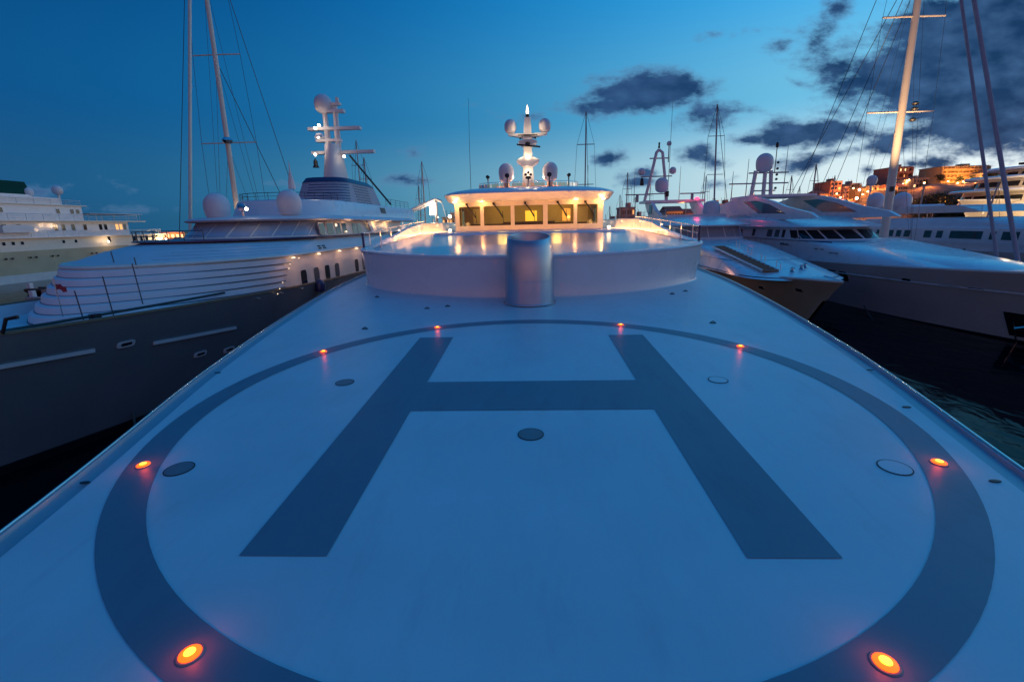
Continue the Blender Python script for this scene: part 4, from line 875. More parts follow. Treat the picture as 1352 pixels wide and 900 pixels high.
def yacht_C():
    xc = 33.2
    t = thing('motor_yacht', 'pale-hulled white yacht with slanted dark bridge windows and a tall dome mast', 'yacht', (xc, 14, 0))
    h = Hull(xc, 15, 92, 5.2, 5.2, 3.25, .70, 6, .34, 1.9)
    h.mesh().build('hull', 'greyhull', t, True); h.mesh(0, .2, off=.02).build('boot_top', 'boot', t, True); h.plate(-.1, .1).build('deck', 'white2', t); h.cap(.15, .10).build('bulwark_cap', 'white', t, True)
    # knuckle line along the topsides
    MB().tube([h.S(-1, y, 3.3-.012*(y-20), .03) for y in range(18, 50, 2)], .07, 6).build('knuckle', 'greyhull', t, True)
    for a in (43.2, 49.6):
        gr = [(a, a+1.25, 'stadr' if False else 'round'), (a+1.5, a+2.75, 'rect'), (a+3.0, a+4.25, 'round')]
        for a0, a1, sh in gr: window(h, 'L', a0, a1, 2.32, 3.18, t, 'darkglass', sh, .06, 'greyhull', off=.05)
    for y, z, w_, h_, mt in ((36.8, 3.2, .35, .12, 'black'), (33.5, 3.15, .8, .06, 'steel'), (31.8, 3.2, .5, .05, 'steel'), (24.5, 3.7, .5, .14, 'black'), (38.5, 3.1, .4, .05, 'steel')):
        patch(h, 'L', y-w_, y+w_, z-h_, z+h_, 'round', .05).build('fairlead', mt, t)
    ap = patch(h, 'L', 27.6, 30.6, .35, 1.9, 'rect', .04).build('anchor_pocket', 'black', t)
    for dy in (.0, .6, 1.2): MB().tube([h.S(-1, 27.9+dy*1.8, 1.4, .18), h.S(-1, 27.8+dy*1.9, -.3, .25)], .05, 6).build('anchor_chain', 'steel', ap)
    MB().tube([h.S(-1, 28.2, .9, .2), h.S(-1, 29, 1.25, .25), h.S(-1, 30, .9, .2)], .13, 8).build('anchor', 'steel', ap, True)
    # trunk sloping from bridge to foredeck
    T0 = Tier(xc, [(30, 82, 4.75, 12, 3.2), (31.5, 82, 4.7, 12, 4.15), (38, 82, 4.75, 9, 4.9), (45.5, 82, 4.8, 6, 5.62), (46.5, 82, 4.8, 5.5, 5.70)], 2.2)
    T0.mesh().build('foredeck_trunk', 'white', t, True)
    MB().tube([T0.P('L', y, 5.66, .03) for y in (46, 60, 80)]+[], .05, 6).tube([T0.P('nose', a, 5.66, .03) for a in range(-90, -10, 8)], .05, 6).build('deck_edge_stripe', 'blue', t)
    railing([h.S(-1, y, 4, -.2)+Vector((0, 0, -.2)) for y in range(40, 70, 3)], .8, t, 'fly', .02, 1, 'side_railing') if False else None
    # name script on the side and small vents
    s = [(0, .0), (.12, .25), (.2, .05), (.3, .2), (.4, .02), (.5, .2), (.55, .02), (.7, .18), (.8, .02), (.95, .2), (1.0, .02), (1.15, .1)]
    MB().tube([T0.P('L', 55.3-a*1.6, 5.05+b*1.1, .03) for a, b in s], .035, 5).build('name_script', 'boot', t)
    for y, z in ((47.5, 4.95), (48.4, 4.95), (45.3, 4.7), (46.0, 4.7)): patch(T0, 'L', y-.3, y+.3, z-.04, z+.04, 'round', .03).build('side_vent', 'wire', t)
    # bridge
    xs = 32.3; T1 = Tier(xs, [(48.6, 80, 4.0, 3.8, 5.68), (50.4, 80, 3.85, 3.7, 6.9)], 2.4); T1.mesh().build('bridge_house', 'white2', t, True)
    for a, b in ((-88, -74), (-71, -54), (-51, -34), (-31, -12), (-9, 9), (12, 30), (33, 50)): patch(T1, 'nose', a, b, 5.85, 6.72, 'rect', .04, -5 if a < 0 else -2).build('windscreen_pane', 'darkglass', t)
    for a, b, mt in ((51.6, 53, 'darkglass'),): window(T1, 'L', a, b, 5.9, 6.7, t, mt, 'rect', .05, slant=.6)
    for a, b in ((54.4, 55.0), (55.6, 56.6), (57.2, 58.4), (61.5, 62.2), (70, 71)): window(T1, 'L', a, b, 5.9, 6.72, t, 'duskglass' if a in (55.6, 57.2) else 'darkglass', 'rect', .05)
    MB().lathe([(.35, 0), (.35, .12), (.22, .14), (.22, .05)], T1.P('L', 65.5, 6.35, -.02), 18, tilt=Matrix.Rotation(R(-90), 3, 'Y')).build('lifebuoy', 'teak', t, True)
    T2 = Tier(xs, [(50.0, 82, 4.0, 3.9, 6.88), (49.0, 82, 4.3, 4.1, 6.96), (48.9, 82, 4.35, 4.1, 7.06), (49.4, 82, 4.3, 4.1, 7.18), (52, 82, 4.2, 4, 7.6), (55, 82, 4.1, 4, 8.0), (58, 82, 4.0, 4, 8.15)], 2.3); T2.mesh().build('bridge_roof', 'white', t, True)
    # flybridge wing, swept arch
    for sg in (-1, 1):
        pr = [(80, 7.5), (48.5, 7.9), (50, 8.45), (54.5, 9.15), (58, 9.95), (62, 10.6), (68, 10.7), (74, 9.9), (77, 8.4)]
        m = MB(); m.loft([[Vector((xs+sg*(4.00-d), y, z)) for y, z in pr] for d in (0, .35)], True, True); m.build('flybridge_wing', 'white', t)
        MB().loft([[Vector((xs+sg*(4.03-d), y, z)) for y, z in ((54.5, 8.45), (58.5, 9.6), (62, 10.15), (65.5, 10.15), (61, 8.6))] for d in (0, .42)], True, True).build('wing_opening', 'duskglass', t)
        MB().loft([[Vector((xs+sg*(4.04-d), y, z)) for y, z in ((60, 7.7), (64.5, 8.5), (69, 8.5), (72, 7.7))] for d in (0, .44)], True, True).build('wing_opening', 'blindglass', t)
    MB().box((xs, 66.5, 10.75), (7.6, 7.5, .3)).build('hardtop', 'white', t)
    mm = thing_part('radar_mast', t, (xc, 71, 11)); c = Vector((xc-.1, 71, 10.9))
    for x in (-1.1, 1.0, .2): MB().tube([c+Vector((x*1.3, 0, 0)), c+Vector((x, 0, 3.6))], .26, 10).build('mast_leg', 'fly', mm, True)
    for z, a, b in ((1.9, -4.6, 3.5), (3.3, -2.0, 3.4), (.9, -1.4, 1.8)): MB().box(c+Vector(((a+b)/2, 0, z)), (b-a, .35, .16)).build('mast_yard', 'spargrey', mm)
    dome(c+Vector((0, 0, 4.8)), 1.12, mm, cyl=.55)
    MB().tube([c+Vector((1.5, 0, 3.2)), c+Vector((1.5, 0, 7.2))], .06, 6).lathe([(.12, 0), (.2, .1), (.2, .5), (.08, .7)], c+Vector((1.5, 0, 6.6)), 10).build('antenna_post', 'black', mm)
    for z in (1.2, 2.4, 3.0, 3.8, 4.6): MB().lathe([(.12, -.15), (.2, 0), (.12, .15)], c+Vector((1.7, -.3, z)), 8).build('nav_light', 'black', mm)
    for x, hh in ((-2.2, 5.2), (3.0, 6.8), (-4.2, 3.6)): MB().tube([c+Vector((x, 0, -.2)), c+Vector((x, 0, hh))], .07, 6, True, .03).build('whip_antenna', 'wire', t)
yacht_C()

def sail_G():
    xc = 46
    t = thing('sailing_yacht', 'large sailing yacht between the right-hand motor yachts, floodlit cream mast with double forestay', 'sailing yacht', (xc, 41, 0))
    h = Hull(xc, 41, 92, 4.6, 3.3, 2.5, .75, 8, .5, 1.8)
    h.mesh().build('hull', 'white', t, True); h.plate(0, 0).build('deck', 'white2', t); h.cap(.12, .14).build('toe_rail', 'white', t)
    Tier(xc, [(65, 84, 2.8, 3, 2.6), (66, 84, 2.5, 3, 4.2)]).mesh().build('coachroof', 'white', t, True)
    mast_rig(t, (xc, 64, 2.6), (xc, 65.2, 48), .52, .30, ((.39, 4.0), (.62, 3.6), (.82, 2.6)), 'spar',
             [((xc, 46.2, 3.1), (xc, 63.7, 46), .19, 'sparlight'), ((xc, 48.2, 3.0), (xc, 63.9, 44), .15, 'sparlight'), ((xc, 91, 2.7), (xc, 65.4, 47.5), .04, 'wire'), ((xc-3, 90, 2.7), (xc, 64.8, 38), .04, 'wire'), ((xc+3, 90, 2.7), (xc, 64.8, 38), .04, 'wire'), ((xc-3.8, 74, 2.7), (xc, 64.6, 36), .035, 'wire')])
    MB().tube([(xc, 65, 5.2), (xc, 82, 5.6)], .45, 12).build('boom', 'spar', t, True)
    for z in (19.2, 20.4, 21.0): MB().lathe([(.2, -.2), (.42, 0), (.2, .2)], (xc+.7, 63.4, z), 10).build('mast_instrument', 'black', t, True)
    MB().box((xc-.5, 63.3, 11.2), (.4, .3, .6)).build('steaming_light', 'black', t)
    # bagged sail lashed along the foredeck
    rr = []
    for i in range(26):
        s_ = i/25; y = 51.6+12*s_; x = xc-1.0+.9*s_; r = .52+.10*math.sin(i*2.1)+.10*(1-s_)
        rr.append([Vector((x+r*math.cos(a*2*math.pi/14)*1.15, y, 3.15+r*.8*math.sin(a*2*math.pi/14)+.06*math.sin(a*3+i))) for a in range(14)])
    sb_ = MB().loft(rr, True, True).build('sail_bag', 'canvas', t, True)
    for i in range(1, 25, 2):
        p = rr[i]; MB().tube([q+(q-Vector((sum(v.x for v in p)/14, p[0].y, 3.15)))*.03 for q in p]+[p[0]], .03, 5).build('lashing', 'wire', sb_)
    m = MB(); m.tube([(xc-2.6, 53.6, 2.8), (xc-1.2, 53.0, 3.9), (xc+.4, 52.6, 4.3), (xc+.9, 52.4, 3.6)], .10, 8).tube([(xc-1.2, 53, 3.9), (xc-.4, 52.6, 2.8)], .08, 8).build('foredeck_davit', 'black', t, True)
    railing([h.S(-1, y, 2.9, -.15)+Vector((0, 0, .0)) for y in range(44, 80, 3)], .7, t, 'steel', .02, 1, 'pulpit_railing')
    lamp('mast_flood', (xc-2.0, 61.5, 8.5), (1, .68, .34), 1500, .2, t, 'SPOT', spot_size=R(34), spot_blend=.6).rotation_euler = (R(186), 0, 0)
    l2 = lamp('mast_flood', (xc-3.2, 59.5, 6.0), (1, .60, .30), 42000, .15, t, 'SPOT', spot_size=R(34), spot_blend=1.0)
    d = Vector((xc, 64.4, 24))-Vector((xc-3.2, 59.5, 6.0)); l2.rotation_euler = d.to_track_quat('-Z', 'Y').to_euler()
sail_G()

def yacht_D():
    xc = 64
    t = thing('motor_yacht', 'long white motor yacht behind the sailing yacht, with dark side windows and two domes', 'yacht', (xc, 40, 0))
    h = Hull(xc, 36, 100, 6.2, 3.9, 3.1, .8, 6, .35, 1.8)
    h.mesh().build('hull', 'white2', t, True); h.mesh(0, .2, off=.02).build('boot_top', 'boot', t, True); h.plate(0, 0).build('deck', 'white2', t)
    T0 = Tier(xc, [(46, 92, 5.9, 7, 3.1), (48, 92, 5.8, 7, 4.3), (50, 92, 5.6, 7, 6.1), (52, 92, 5.4, 7, 6.3)], 2.3); T0.mesh().build('main_deck_house', 'white2', t, True)
    T1 = Tier(xc, [(55, 88, 5.3, 7, 6.3), (59, 88, 5.1, 7, 7.1), (64, 87, 4.7, 7, 7.5)], 2.3); T1.mesh().build('bridge_house', 'white2', t, True)
    for a, b in ((59.3, 61.4), (62.2, 63.0), (64.0, 68.8), (70.0, 71.0), (71.9, 73.2), (75.8, 77.0), (77.6, 78.6), (79.2, 80.7), (81.3, 83.0), (86.2, 89.0), (89.8, 90.8)): window(T0, 'L', a, b, 4.75, 5.75, t, 'darkglass', 'rect', .05, 'white2')
    for a, b in ((62.0, 65.5), (66.6, 69.0)): window(h, 'L', a, b, 1.75, 2.25, t, 'darkglass', 'round', .05, 'white2')
    for k in range(5): MB().tube([T0.P('L', y, 3.3+.22*k, .02) for y in (56, 70, 88)], .02, 4).build('panel_seam', 'louvre', t)
    railing([(xc-4.6, y, 8.2) for y in range(66, 88, 3)], .8, t, 'fly', .04, 1, 'flybridge_railing')
    MB().loft([[Vector((xc-4.3+d, y, z)) for y, z in ((66, 8.2), (70, 9.2), (84, 9.3), (86, 8.2))] for d in (0, .4, 8.2, 8.6)], True, True).build('flybridge_screen', 'white2', t)
    for (x, y, z, r) in ((xc-3.5, 87.5, 10.6, 1.3), (xc-3.4, 81.6, 10.3, 1.3), (xc-3.0, 90, 14.2, .8)):
        dome((x, y, z), r, t, cyl=.5); MB().tube([(x, y, 8.5), (x, y, z-r)], .4 if z < 12 else .12, 10).build('dome_pedestal', 'fly', t)
    MB().loft([[Vector((xc-4.2+d, y, z)) for y, z in ((79, 8.2), (81, 9.6), (85, 9.6), (87, 8.2))] for d in (0, 7)], True, True).build('mast_base', 'white2', t)
    m = MB(); g = []
    for i in range(9): g.append([Vector((xc-5+i*1.1, 52+k*1.6, 4.9+.9*math.exp(-((i-4)/3)**2)*(1+.15*math.sin(i*2.2+k*1.7)) - .1*k)) for k in range(5)])
    m.loft(g, False, False).build('canvas_cover', 'canvas', t, True)
yacht_D()

def yacht_H():
    y0 = 60
    t = thing('motor_yacht', 'big floodlit cream yacht with stacked decks at the right edge of the photo', 'yacht', (0, 0, 0))
    h = Hull(0, 0, 70, 7.5, 8.2, 7.4, .85, 7, .35, 1.8)
    h.mesh().build('hull', 'cream', t, True); h.plate(0, 0).build('deck', 'teak', t); h.cap(.15, .2).build('cap_rail', 'white', t)
    T = []
    for yf, hw, z0, z1, nm in ((7, 6.6, 7.4, 9.6, 'main_deck_house'), (10, 6.2, 10.0, 11.9, 'upper_deck_house'), (14, 5.2, 12.3, 13.6, 'bridge_house')):
        q = Tier(0, [(yf, 60, hw, 5, z0), (yf+.8, 60, hw-.15, 5, z1)], 2.4); q.mesh().build(nm, 'cream', t, True); T.append(q)
        Tier(0, [(yf-2.2, 62, hw+.7, 6, z1), (yf-2.4, 62, hw+.8, 6, z1+.25), (yf-2.0, 62, hw+.6, 6, z1+.5)], 2.4).mesh().build('deck_overhang', 'white', t, True)
    for q, za, zb in ((T[0], 8.0, 9.0), (T[1], 10.6, 11.5), (T[2], 12.6, 13.3)):
        for i in range(7): window(q, 'R', 22+4.2*i, 24.8+4.2*i, za, zb, t, 'darkglass', 'rect', .08, 'cream')
        for a in range(-80, 80, 20): patch(q, 'nose', a+2, a+18, za, zb, 'rect', .04).build('windscreen_pane', 'darkglass' , t)
    for dom in ('R', 'L'):
        for i in range(8): window(h, dom, 16+4*i, 17+4*i, 5.6, 6.4, t, 'darkglass', 'round', .08, 'cream')
    m = MB(); m.loft([[Vector((a*hw_, 20+b*hw_*1.6, z)) for a, b in ((-1, -1), (1, -1), (1, 1), (-1, 1))] for hw_, z in ((1.6, 13.9), (1.0, 15), (.6, 17))], True, True).build('radar_mast', 'cream', t)
    for z, w_ in ((15, 6), (16.2, 4)): MB().box((0, 19.5, z), (w_, 1, .4)).build('mast_yard', 'black' if z < 16 else 'cream', t)
    MB().box((0, 19, 17), (4, .5, .35)).box((1.4, 20, 15.6), (.7, .7, .9)).box((-1.6, 20, 15.6), (.7, .7, .9)).build('radar_scanner', 'black', t)
    dome((2.4, 26, 14.8), .9, t); dome((-2.4, 26, 14.8), .9, t)
    for yy_, zz_, e_ in ((-2, 5.5, 5000), (4, 10.5, 2200), (6, 12.6, 1800), (14, 16.0, 1600), (14, 4, 5000)):
        lamp('deck_flood', (9.5 if yy_ > 0 else 12, yy_, zz_), (1, .66, .34), e_, .5, t)
    for yy_, zz_ in ((14, 9.2), (28, 9.2), (40, 9.2), (16, 11.6), (30, 11.6), (26, 13.6)): lamp('deck_glow', (8.6, yy_, zz_), (1, .60, .28), 900, .3, t)
    t.location = (104, 122, 0); t.scale = (1.35, 1.35, 1.35); t.rotation_euler = (0, 0, R(-72))
yacht_H()

# ================================================================== shore, hill and the town behind the harbour
def at(u, v, Y):
    """world point at forward distance Y that stands on the given line of sight"""
    r = rot((u-676)/F0, (v-450)/F0, 1); k = Y/r.y; return Vector((r.x*k, Y, H+r.z*k))
def ridge(a):
    L = [(-.4, 2.5), (.0, 2.6), (.1, 3), (.25, 5.5), (.36, 5.2), (.43, 6.5), (.52, 9), (.59, 9.5), (.66, 11), (.72, 17), (.80, 22), (.86, 22.5), (1.0, 22.5), (1.2, 21), (1.8, 16)]
    for (p, h), (q, g) in zip(L, L[1:]):
        if p <= a <= q: return h+(g-h)*(a-p)/(q-p)
    return L[0][1] if a < L[0][0] else L[-1][1]
def ground(x, y):
    a = x/max(y, 1); s = min(1, max(0, (y-165)/75)); s = s*s*(3-2*s)
    n = .8*math.sin(x*.09+y*.05)+.5*math.sin(x*.21-y*.13)+.35*math.sin(x*.47+y*.31)
    far = max(0, min(1, (y-300)/200))
    return 1.6+(ridge(a)-1.6)*s*(1-.25*far)+n*s*min(1, ridge(a)/12)
def terrain():
    m = MB(); rows = []
    for j in range(60):
        y = 150+j*4 if j < 40 else 310+(j-40)*25
        rows.append([Vector((y*(-.42+k*2.22/110), y, ground(y*(-.42+k*2.22/110), y) if j else -1)) for k in range(111)])
    m.loft(rows, False, False)
    mt = pmat('scrub_hillside', (.12, .095, .07), .95, var=.55, scale=.12, bump=.8, bscale=.8)
    struct(m.build('hillside', mt, None, True))
    q = MB(); rr = []
    for k in range(50):
        a = -.42+k*2.2/49; x = a*149; rr.append([Vector((x, 141, -1)), Vector((x, 141, 1.75)), Vector((x, 151.5, 1.75)), Vector((x, 151.5, -1))])
    struct(q.loft(rr, True, True).build('quay', 'stone'))
terrain()
MT['w_ochre'] = pmat('ochre_render', (.44, .31, .16), .85, var=.12, scale=.4)
MT['w_brick'] = pmat('red_brown_render', (.33, .17, .13), .85, var=.12, scale=.4)
MT['w_pink'] = pmat('pink_render', (.42, .25, .22), .85, var=.12, scale=.4)
MT['w_grey'] = pmat('grey_concrete', (.27, .24, .23), .85, var=.15, scale=.4)
MT['w_sand'] = pmat('sand_render', (.42, .34, .25), .85, var=.12, scale=.4)
MT['rooftile'] = pmat('clay_roof', (.22, .09, .06), .85, var=.2, scale=1)
WM = {}
def winmesh(w_, h_, mt):
    k = (round(w_, 1), round(h_, 1), mt)
    if k not in WM:
        me = MB().box((0, 0, 0), (k[0], .16, k[1])); o = me.build('window_mesh', mt); WM[k] = o.data; bpy.data.objects.remove(o)
    return WM[k]
def building(u0, u1, vt, Y, cols, rows, mat, label, lit=.2, zbase=None, balcony=False, roof=None, depth=14, seed=0, cat='building'):
    rnd = random.Random(seed+int(u0)); a, b = at(u0, vt, Y), at(u1, vt, Y); w_ = b.x-a.x; cx = (a.x+b.x)/2
    zb = (ground(cx, Y)-1.5) if zbase is None else zbase; zt = (a.z+b.z)/2
    t = thing('apartment_building' if rows > 2 else 'house', label, cat, (cx, Y, zb))
    MB().box((cx, Y+depth/2, (zb+zt)/2), (w_, depth, zt-zb)).build('wall', mat, t)
    if roof == 'tile':
        MB().loft([[Vector((cx+sx*w_/2*1.05, Y-.6, zt)), Vector((cx+sx*w_/2*1.05, Y+depth/2, zt+1.8)), Vector((cx+sx*w_/2*1.05, Y+depth+.6, zt)), Vector((cx+sx*w_/2*1.05, Y+depth/2, zt-.05))] for sx in (-1, 1)], True, True).build('roof', 'rooftile', t)
    else:
        rf = MB().box((cx, Y+depth/2, zt+.2), (w_+.5, depth+.5, .4)).build('roof', 'w_grey', t)
        MB().box((cx+w_*.2, Y+depth/2, zt+1.1), (min(4, w_*.25), 4, 1.5)).build('stair_head', mat, rf)
        for k in range(2): MB().tube([(cx+w_*(-.3+.35*k), Y+4, zt+.3), (cx+w_*(-.3+.35*k), Y+4, zt+2.6)], .07, 5).build('aerial', 'black', rf)
    zs0 = max(zb+1.6, zt-rows*2.9); ch = (zt-zs0)/rows; cw = w_/cols
    for i in range(cols):
        for j in range(rows):
            x = cx-w_/2+cw*(i+.5); z = zs0+ch*(j+.52); mt = 'softwarm' if rnd.random() < lit*.7 else ('brightwin' if rnd.random() < lit*.18 else 'darkglass')
            o = bpy.data.objects.new('window', winmesh(min(1.5, cw*.5), ch*.5, mt)); C.objects.link(o); o.parent = t; o.location = Vector((x, Y-.02, z))-wpos(t)
    if balcony:
        for j in range(rows):
            z = zs0+ch*j+.1
            MB().box((cx, Y-.75, z), (w_*.98, 1.5, .2)).box((cx, Y-1.45, z+.55), (w_*.98, .1, .8)).build('balcony', mat, t)
        for i in range(cols+1): MB().box((cx-w_/2+cw*i, Y-.75, (zs0+zt)/2), (.25, 1.4, zt-zs0)).build('pier', mat, t)
    return t
BL = [
 (1243, 1305, 220, 262, 12, 4, 'w_ochre', 'long ochre apartment block with balconies on top of the hill', .3, True, None),
 (1180, 1204, 221, 255, 4, 4, 'w_brick', 'red-brown apartment tower on the ridge right of the floodlit mast', .2, True, None),
 (1207, 1226, 236, 240, 5, 2, 'w_grey', 'low grey building on the ridge between the red-brown tower and the ochre block', .1, False, None),
 (1097, 1112, 240, 238, 3, 7, 'w_brick', 'tallest brown tower left of the floodlit mast', .25, False, None),
 (1114, 1122, 247, 244, 2, 6, 'w_pink', 'narrow pink block right beside the tallest brown tower', .3, False, None),
 (1124, 1136, 243, 250, 3, 6, 'w_grey', 'grey apartment block behind the row of small yellow lamps', .3, False, None),
 (1138, 1149, 248, 240, 3, 5, 'w_ochre', 'ochre block glowing orange left of the dark treetop', .5, True, None),
 (1151, 1168, 246, 236, 5, 3, 'w_sand', 'flat-roofed sand-coloured building right behind the round dome', .3, False, None),
 (1083, 1094, 256, 232, 3, 3, 'w_ochre', 'small ochre house lit orange on the slope left of the brown tower', .5, False, 'tile'),
 (1064, 1081, 264, 226, 6, 2, 'w_pink', 'long low pink house on the lower slope behind the white yacht arch', .2, False, 'tile'),
 (1106, 1128, 268, 214, 7, 3, 'w_pink', 'long pink waterfront block under the row of yellow lamps', .3, False, None),
 (1131, 1147, 269, 208, 5, 3, 'w_brick', 'brick-red waterfront house lit by orange lamps', .5, False, None),
 (1093, 1103, 272, 205, 3, 2, 'w_ochre', 'tiny ochre house with orange lamp at the foot of the slope', .6, False, None),
 (1046, 1060, 271, 222, 4, 2, 'w_grey', 'small grey house low on the left end of the hill', .2, False, 'tile'),
 (1170, 1179, 250, 238, 3, 2, 'w_pink', 'small pink house squeezed between the floodlit mast and the red-brown tower', .3, False, 'tile'),
 (1186, 1199, 246, 224, 4, 2, 'w_sand', 'sand-coloured villa on the slope below the red-brown tower', .2, False, 'tile'),
 (1221, 1233, 247, 240, 4, 2, 'w_sand', 'pale villa on the slope left below the ochre block', .3, False, 'tile'),
 (1262, 1276, 250, 222, 4, 1, 'w_grey', 'low grey house between the two stone terrace walls', .1, False, 'tile'),
 (1150, 1162, 262, 206, 4, 3, 'w_sand', 'sand-coloured waterfront house left of the floodlit mast foot', .4, False, None),
 (1052, 1063, 277, 200, 4, 1, 'w_brick', 'low brick-red boathouse at the left foot of the hill', .3, False, 'tile'),
 (1082, 1092, 276, 196, 3, 2, 'w_sand', 'sand-coloured cottage left of the tiny ochre house', .4, False, 'tile'),
 (1306, 1320, 228, 250, 4, 3, 'w_grey', 'grey apartment house right of the ochre block, behind the double forestay', .2, False, None),
 (821, 838, 275, 160, 5, 4, 'w_pink', 'square pink block beyond the lit wheelhouse, right side', .1, False, None),
 (840, 851, 287, 158, 3, 1, 'w_grey', 'low grey shed beside the square pink block', .2, False, None),
 (880, 902, 279, 168, 6, 2, 'w_sand', 'low sand-coloured houses seen through the radar arch', .3, False, 'tile'),
 (906, 932, 282, 172, 7, 2, 'w_brick', 'low brown terrace seen through the radar arch', .2, False, 'tile'),
 (944, 954, 271, 176, 2, 3, 'w_ochre', 'narrow ochre house lit orange behind the white cylinder dome', .5, False, None),
 (955, 967, 270, 185, 3, 3, 'w_brick', 'brick-red house lit orange left of the second white yacht', .4, False, None),
 (798, 817, 293, 162, 6, 1, 'w_grey', 'long low grey quay shed right of the wheelhouse', .1, False, None),
 (584, 600, 288, 160, 5, 1, 'w_sand', 'brightly lit low quay building left of the wheelhouse', .9, False, None),
]
for i, (u0, u1, vt, Y_, c_, r_, m_, lab, lit, bal, rf) in enumerate(BL):
    building(u0, u1, vt, Y_, c_, r_, m_, lab, lit, None, bal, rf, 14 if Y_ > 200 else 9, i)
# retaining walls of the terraces
for i, (u0, u1, v, Y_, lab) in enumerate(((1150, 1236, 252, 222, 'upper stone terrace wall across the hillside'), (1232, 1300, 244, 235, 'stone terrace wall just below the ochre block'), (1236, 1300, 259, 205, 'lower stone terrace wall behind the dark trees'))):
    a, b = at(u0, v, Y_), at(u1, v-3, Y_+6); m = MB(); rr = []
    for k in range(13):
        p = a.lerp(b, k/12); g = ground(p.x, p.y)
        rr.append([Vector((p.x, p.y, g-3)), Vector((p.x, p.y, p.z)), Vector((p.x+.3, p.y+1.2, p.z)), Vector((p.x+.3, p.y+8, max(g, p.z-1)-2))])
    tag(m.loft(rr, True, True).build('terrace_wall', 'stone'), lab, 'wall', 'terrace walls on the hill')
# street lamps with their light
LP = [(1123, 249, 234, 1), (1131, 251, 236, 0), (1142, 253, 232, 1), (1101, 256, 226, 1), (1106, 261, 222, 1), (1127, 262, 205, 0), (1143, 267, 200, 1), (1126, 279, 196, 1), (1120, 286, 190, 1), (1102, 282, 190, 1), (1094, 272, 198, 1), (1087, 262, 222, 1), (1181, 258, 205, 0), (1196, 238, 228, 1), (1216, 242, 226, 1), (1260, 242, 236, 1), (1283, 241, 238, 1), (1235, 268, 190, 1), (955, 284, 165, 1), (947, 288, 160, 1), (968, 285, 168, 1), (893, 288, 156, 1), (1058, 276, 205, 1), (1072, 275, 200, 1), (592, 286, 150, 0), (575, 287, 149, 0), (604, 291, 150, 0), (1157, 256, 220, 1), (1135, 257, 224, 1)]
LL = ['topmost orange lamp between the grey block and the ochre block left of the mast', 'white-orange lamp on the roof line of the grey apartment block', 'orange lamp high beside the ochre block left of the mast', 'orange lamp left of the tallest brown tower, at mid height', 'orange lamp at the middle of the tallest brown tower', 'orange lamp at the right edge of the tallest brown tower', 'pale lamp just above the right end of the yellow lamp row', 'orange lamp in front of the brick-red waterfront house', 'orange lamp below the right end of the yellow lamp row', 'lowest orange lamp over the bridge roof of the pale-hulled yacht', 'orange lamp at the foot of the tallest brown tower', 'orange lamp beside the tiny ochre house', 'orange lamp by the small ochre house on the slope', 'orange lamp right of the floodlit mast, over the round domes', 'orange lamp at the foot of the red-brown tower on the ridge', 'orange lamp left of the ochre block on the ridge', 'orange lamp under the left half of the ochre block', 'orange lamp under the right half of the ochre block', 'orange lamp deep in the dark thicket of trees', 'orange lamp between the white cylinder dome and the brick-red house', 'orange lamp just right of the white cylinder dome', 'orange lamp at the right foot of the brick-red house left of the white arch', 'orange lamp seen through the radar arch', 'orange lamp beside the small grey house low on the hill', 'orange lamp before the long low pink house', 'white lamp left of the wheelhouse, nearest to the wheelhouse wall but one', 'white lamp directly under the crane jib tip', 'white lamp touching the left edge of the wheelhouse', 'orange lamp left of the flat-roofed sand-coloured building', 'orange lamp before the grey block, above the yellow lamp row']
for i, (u, v, Y_, o_) in enumerate(LP):
    p = at(u, v, Y_); g = ground(p.x, p.y)-.3 if Y_ > 151 else 1.7; g = min(g, p.z-3)
    t = thing('street_lamp', LL[i], 'street lamp', (p.x, p.y, g), 'orange street lamps on the hillside' if o_ else 'white street lamps ashore')
    MB().tube([(p.x, p.y, g), (p.x, p.y, p.z+.3), (p.x+.6, p.y-.9, p.z+.5)], .09, 6).build('pole', 'black', t)
    hd = MB().sphere((p.x+.6, p.y-1.0, p.z), .40 if o_ else .46, 10).build('lamp_head', 'lampdim' if o_ else 'lampwhite', t, True)
    lamp('street_lamp_glow', (p.x+.6, p.y-3.2, p.z+.2), (1, .27, .05) if o_ else (1, .6, .3), (3200 if o_ else 1500), .4, hd)
# sodium floodlights added to brighten the ochre block and the towers
for (u, v, Y_, e_, lab) in ((1252, 240, 252, 8000, 'left added sodium floodlight at the foot of the ochre block'), (1272, 240, 252, 8000, 'middle added sodium floodlight at the foot of the ochre block'), (1292, 239, 252, 8000, 'right added sodium floodlight at the foot of the ochre block'), (1193, 243, 246, 5000, 'added sodium floodlight at the foot of the red-brown tower'), (1140, 258, 230, 6000, 'added sodium floodlight below the ochre block left of the mast'), (1108, 276, 196, 3500, 'added sodium floodlight low before the tallest brown tower')):
    p = at(u, v, Y_); g = min(ground(p.x, p.y)-.3, p.z-1.5)
    t = thing('floodlight', lab, 'floodlight', (p.x, p.y, g), 'added sodium floodlights on the hill')
    MB().tube([(p.x, p.y, g), (p.x, p.y, p.z)], .08, 6).build('pole', 'black', t); hd = MB().box(p+Vector((0, .2, .2)), (.7, .3, .4)).build('lamp_head', 'lampdim', t)
    lamp('floodlight_glow', p+Vector((0, -1.5, 1.0)), (1, .36, .08), e_, .4, hd)
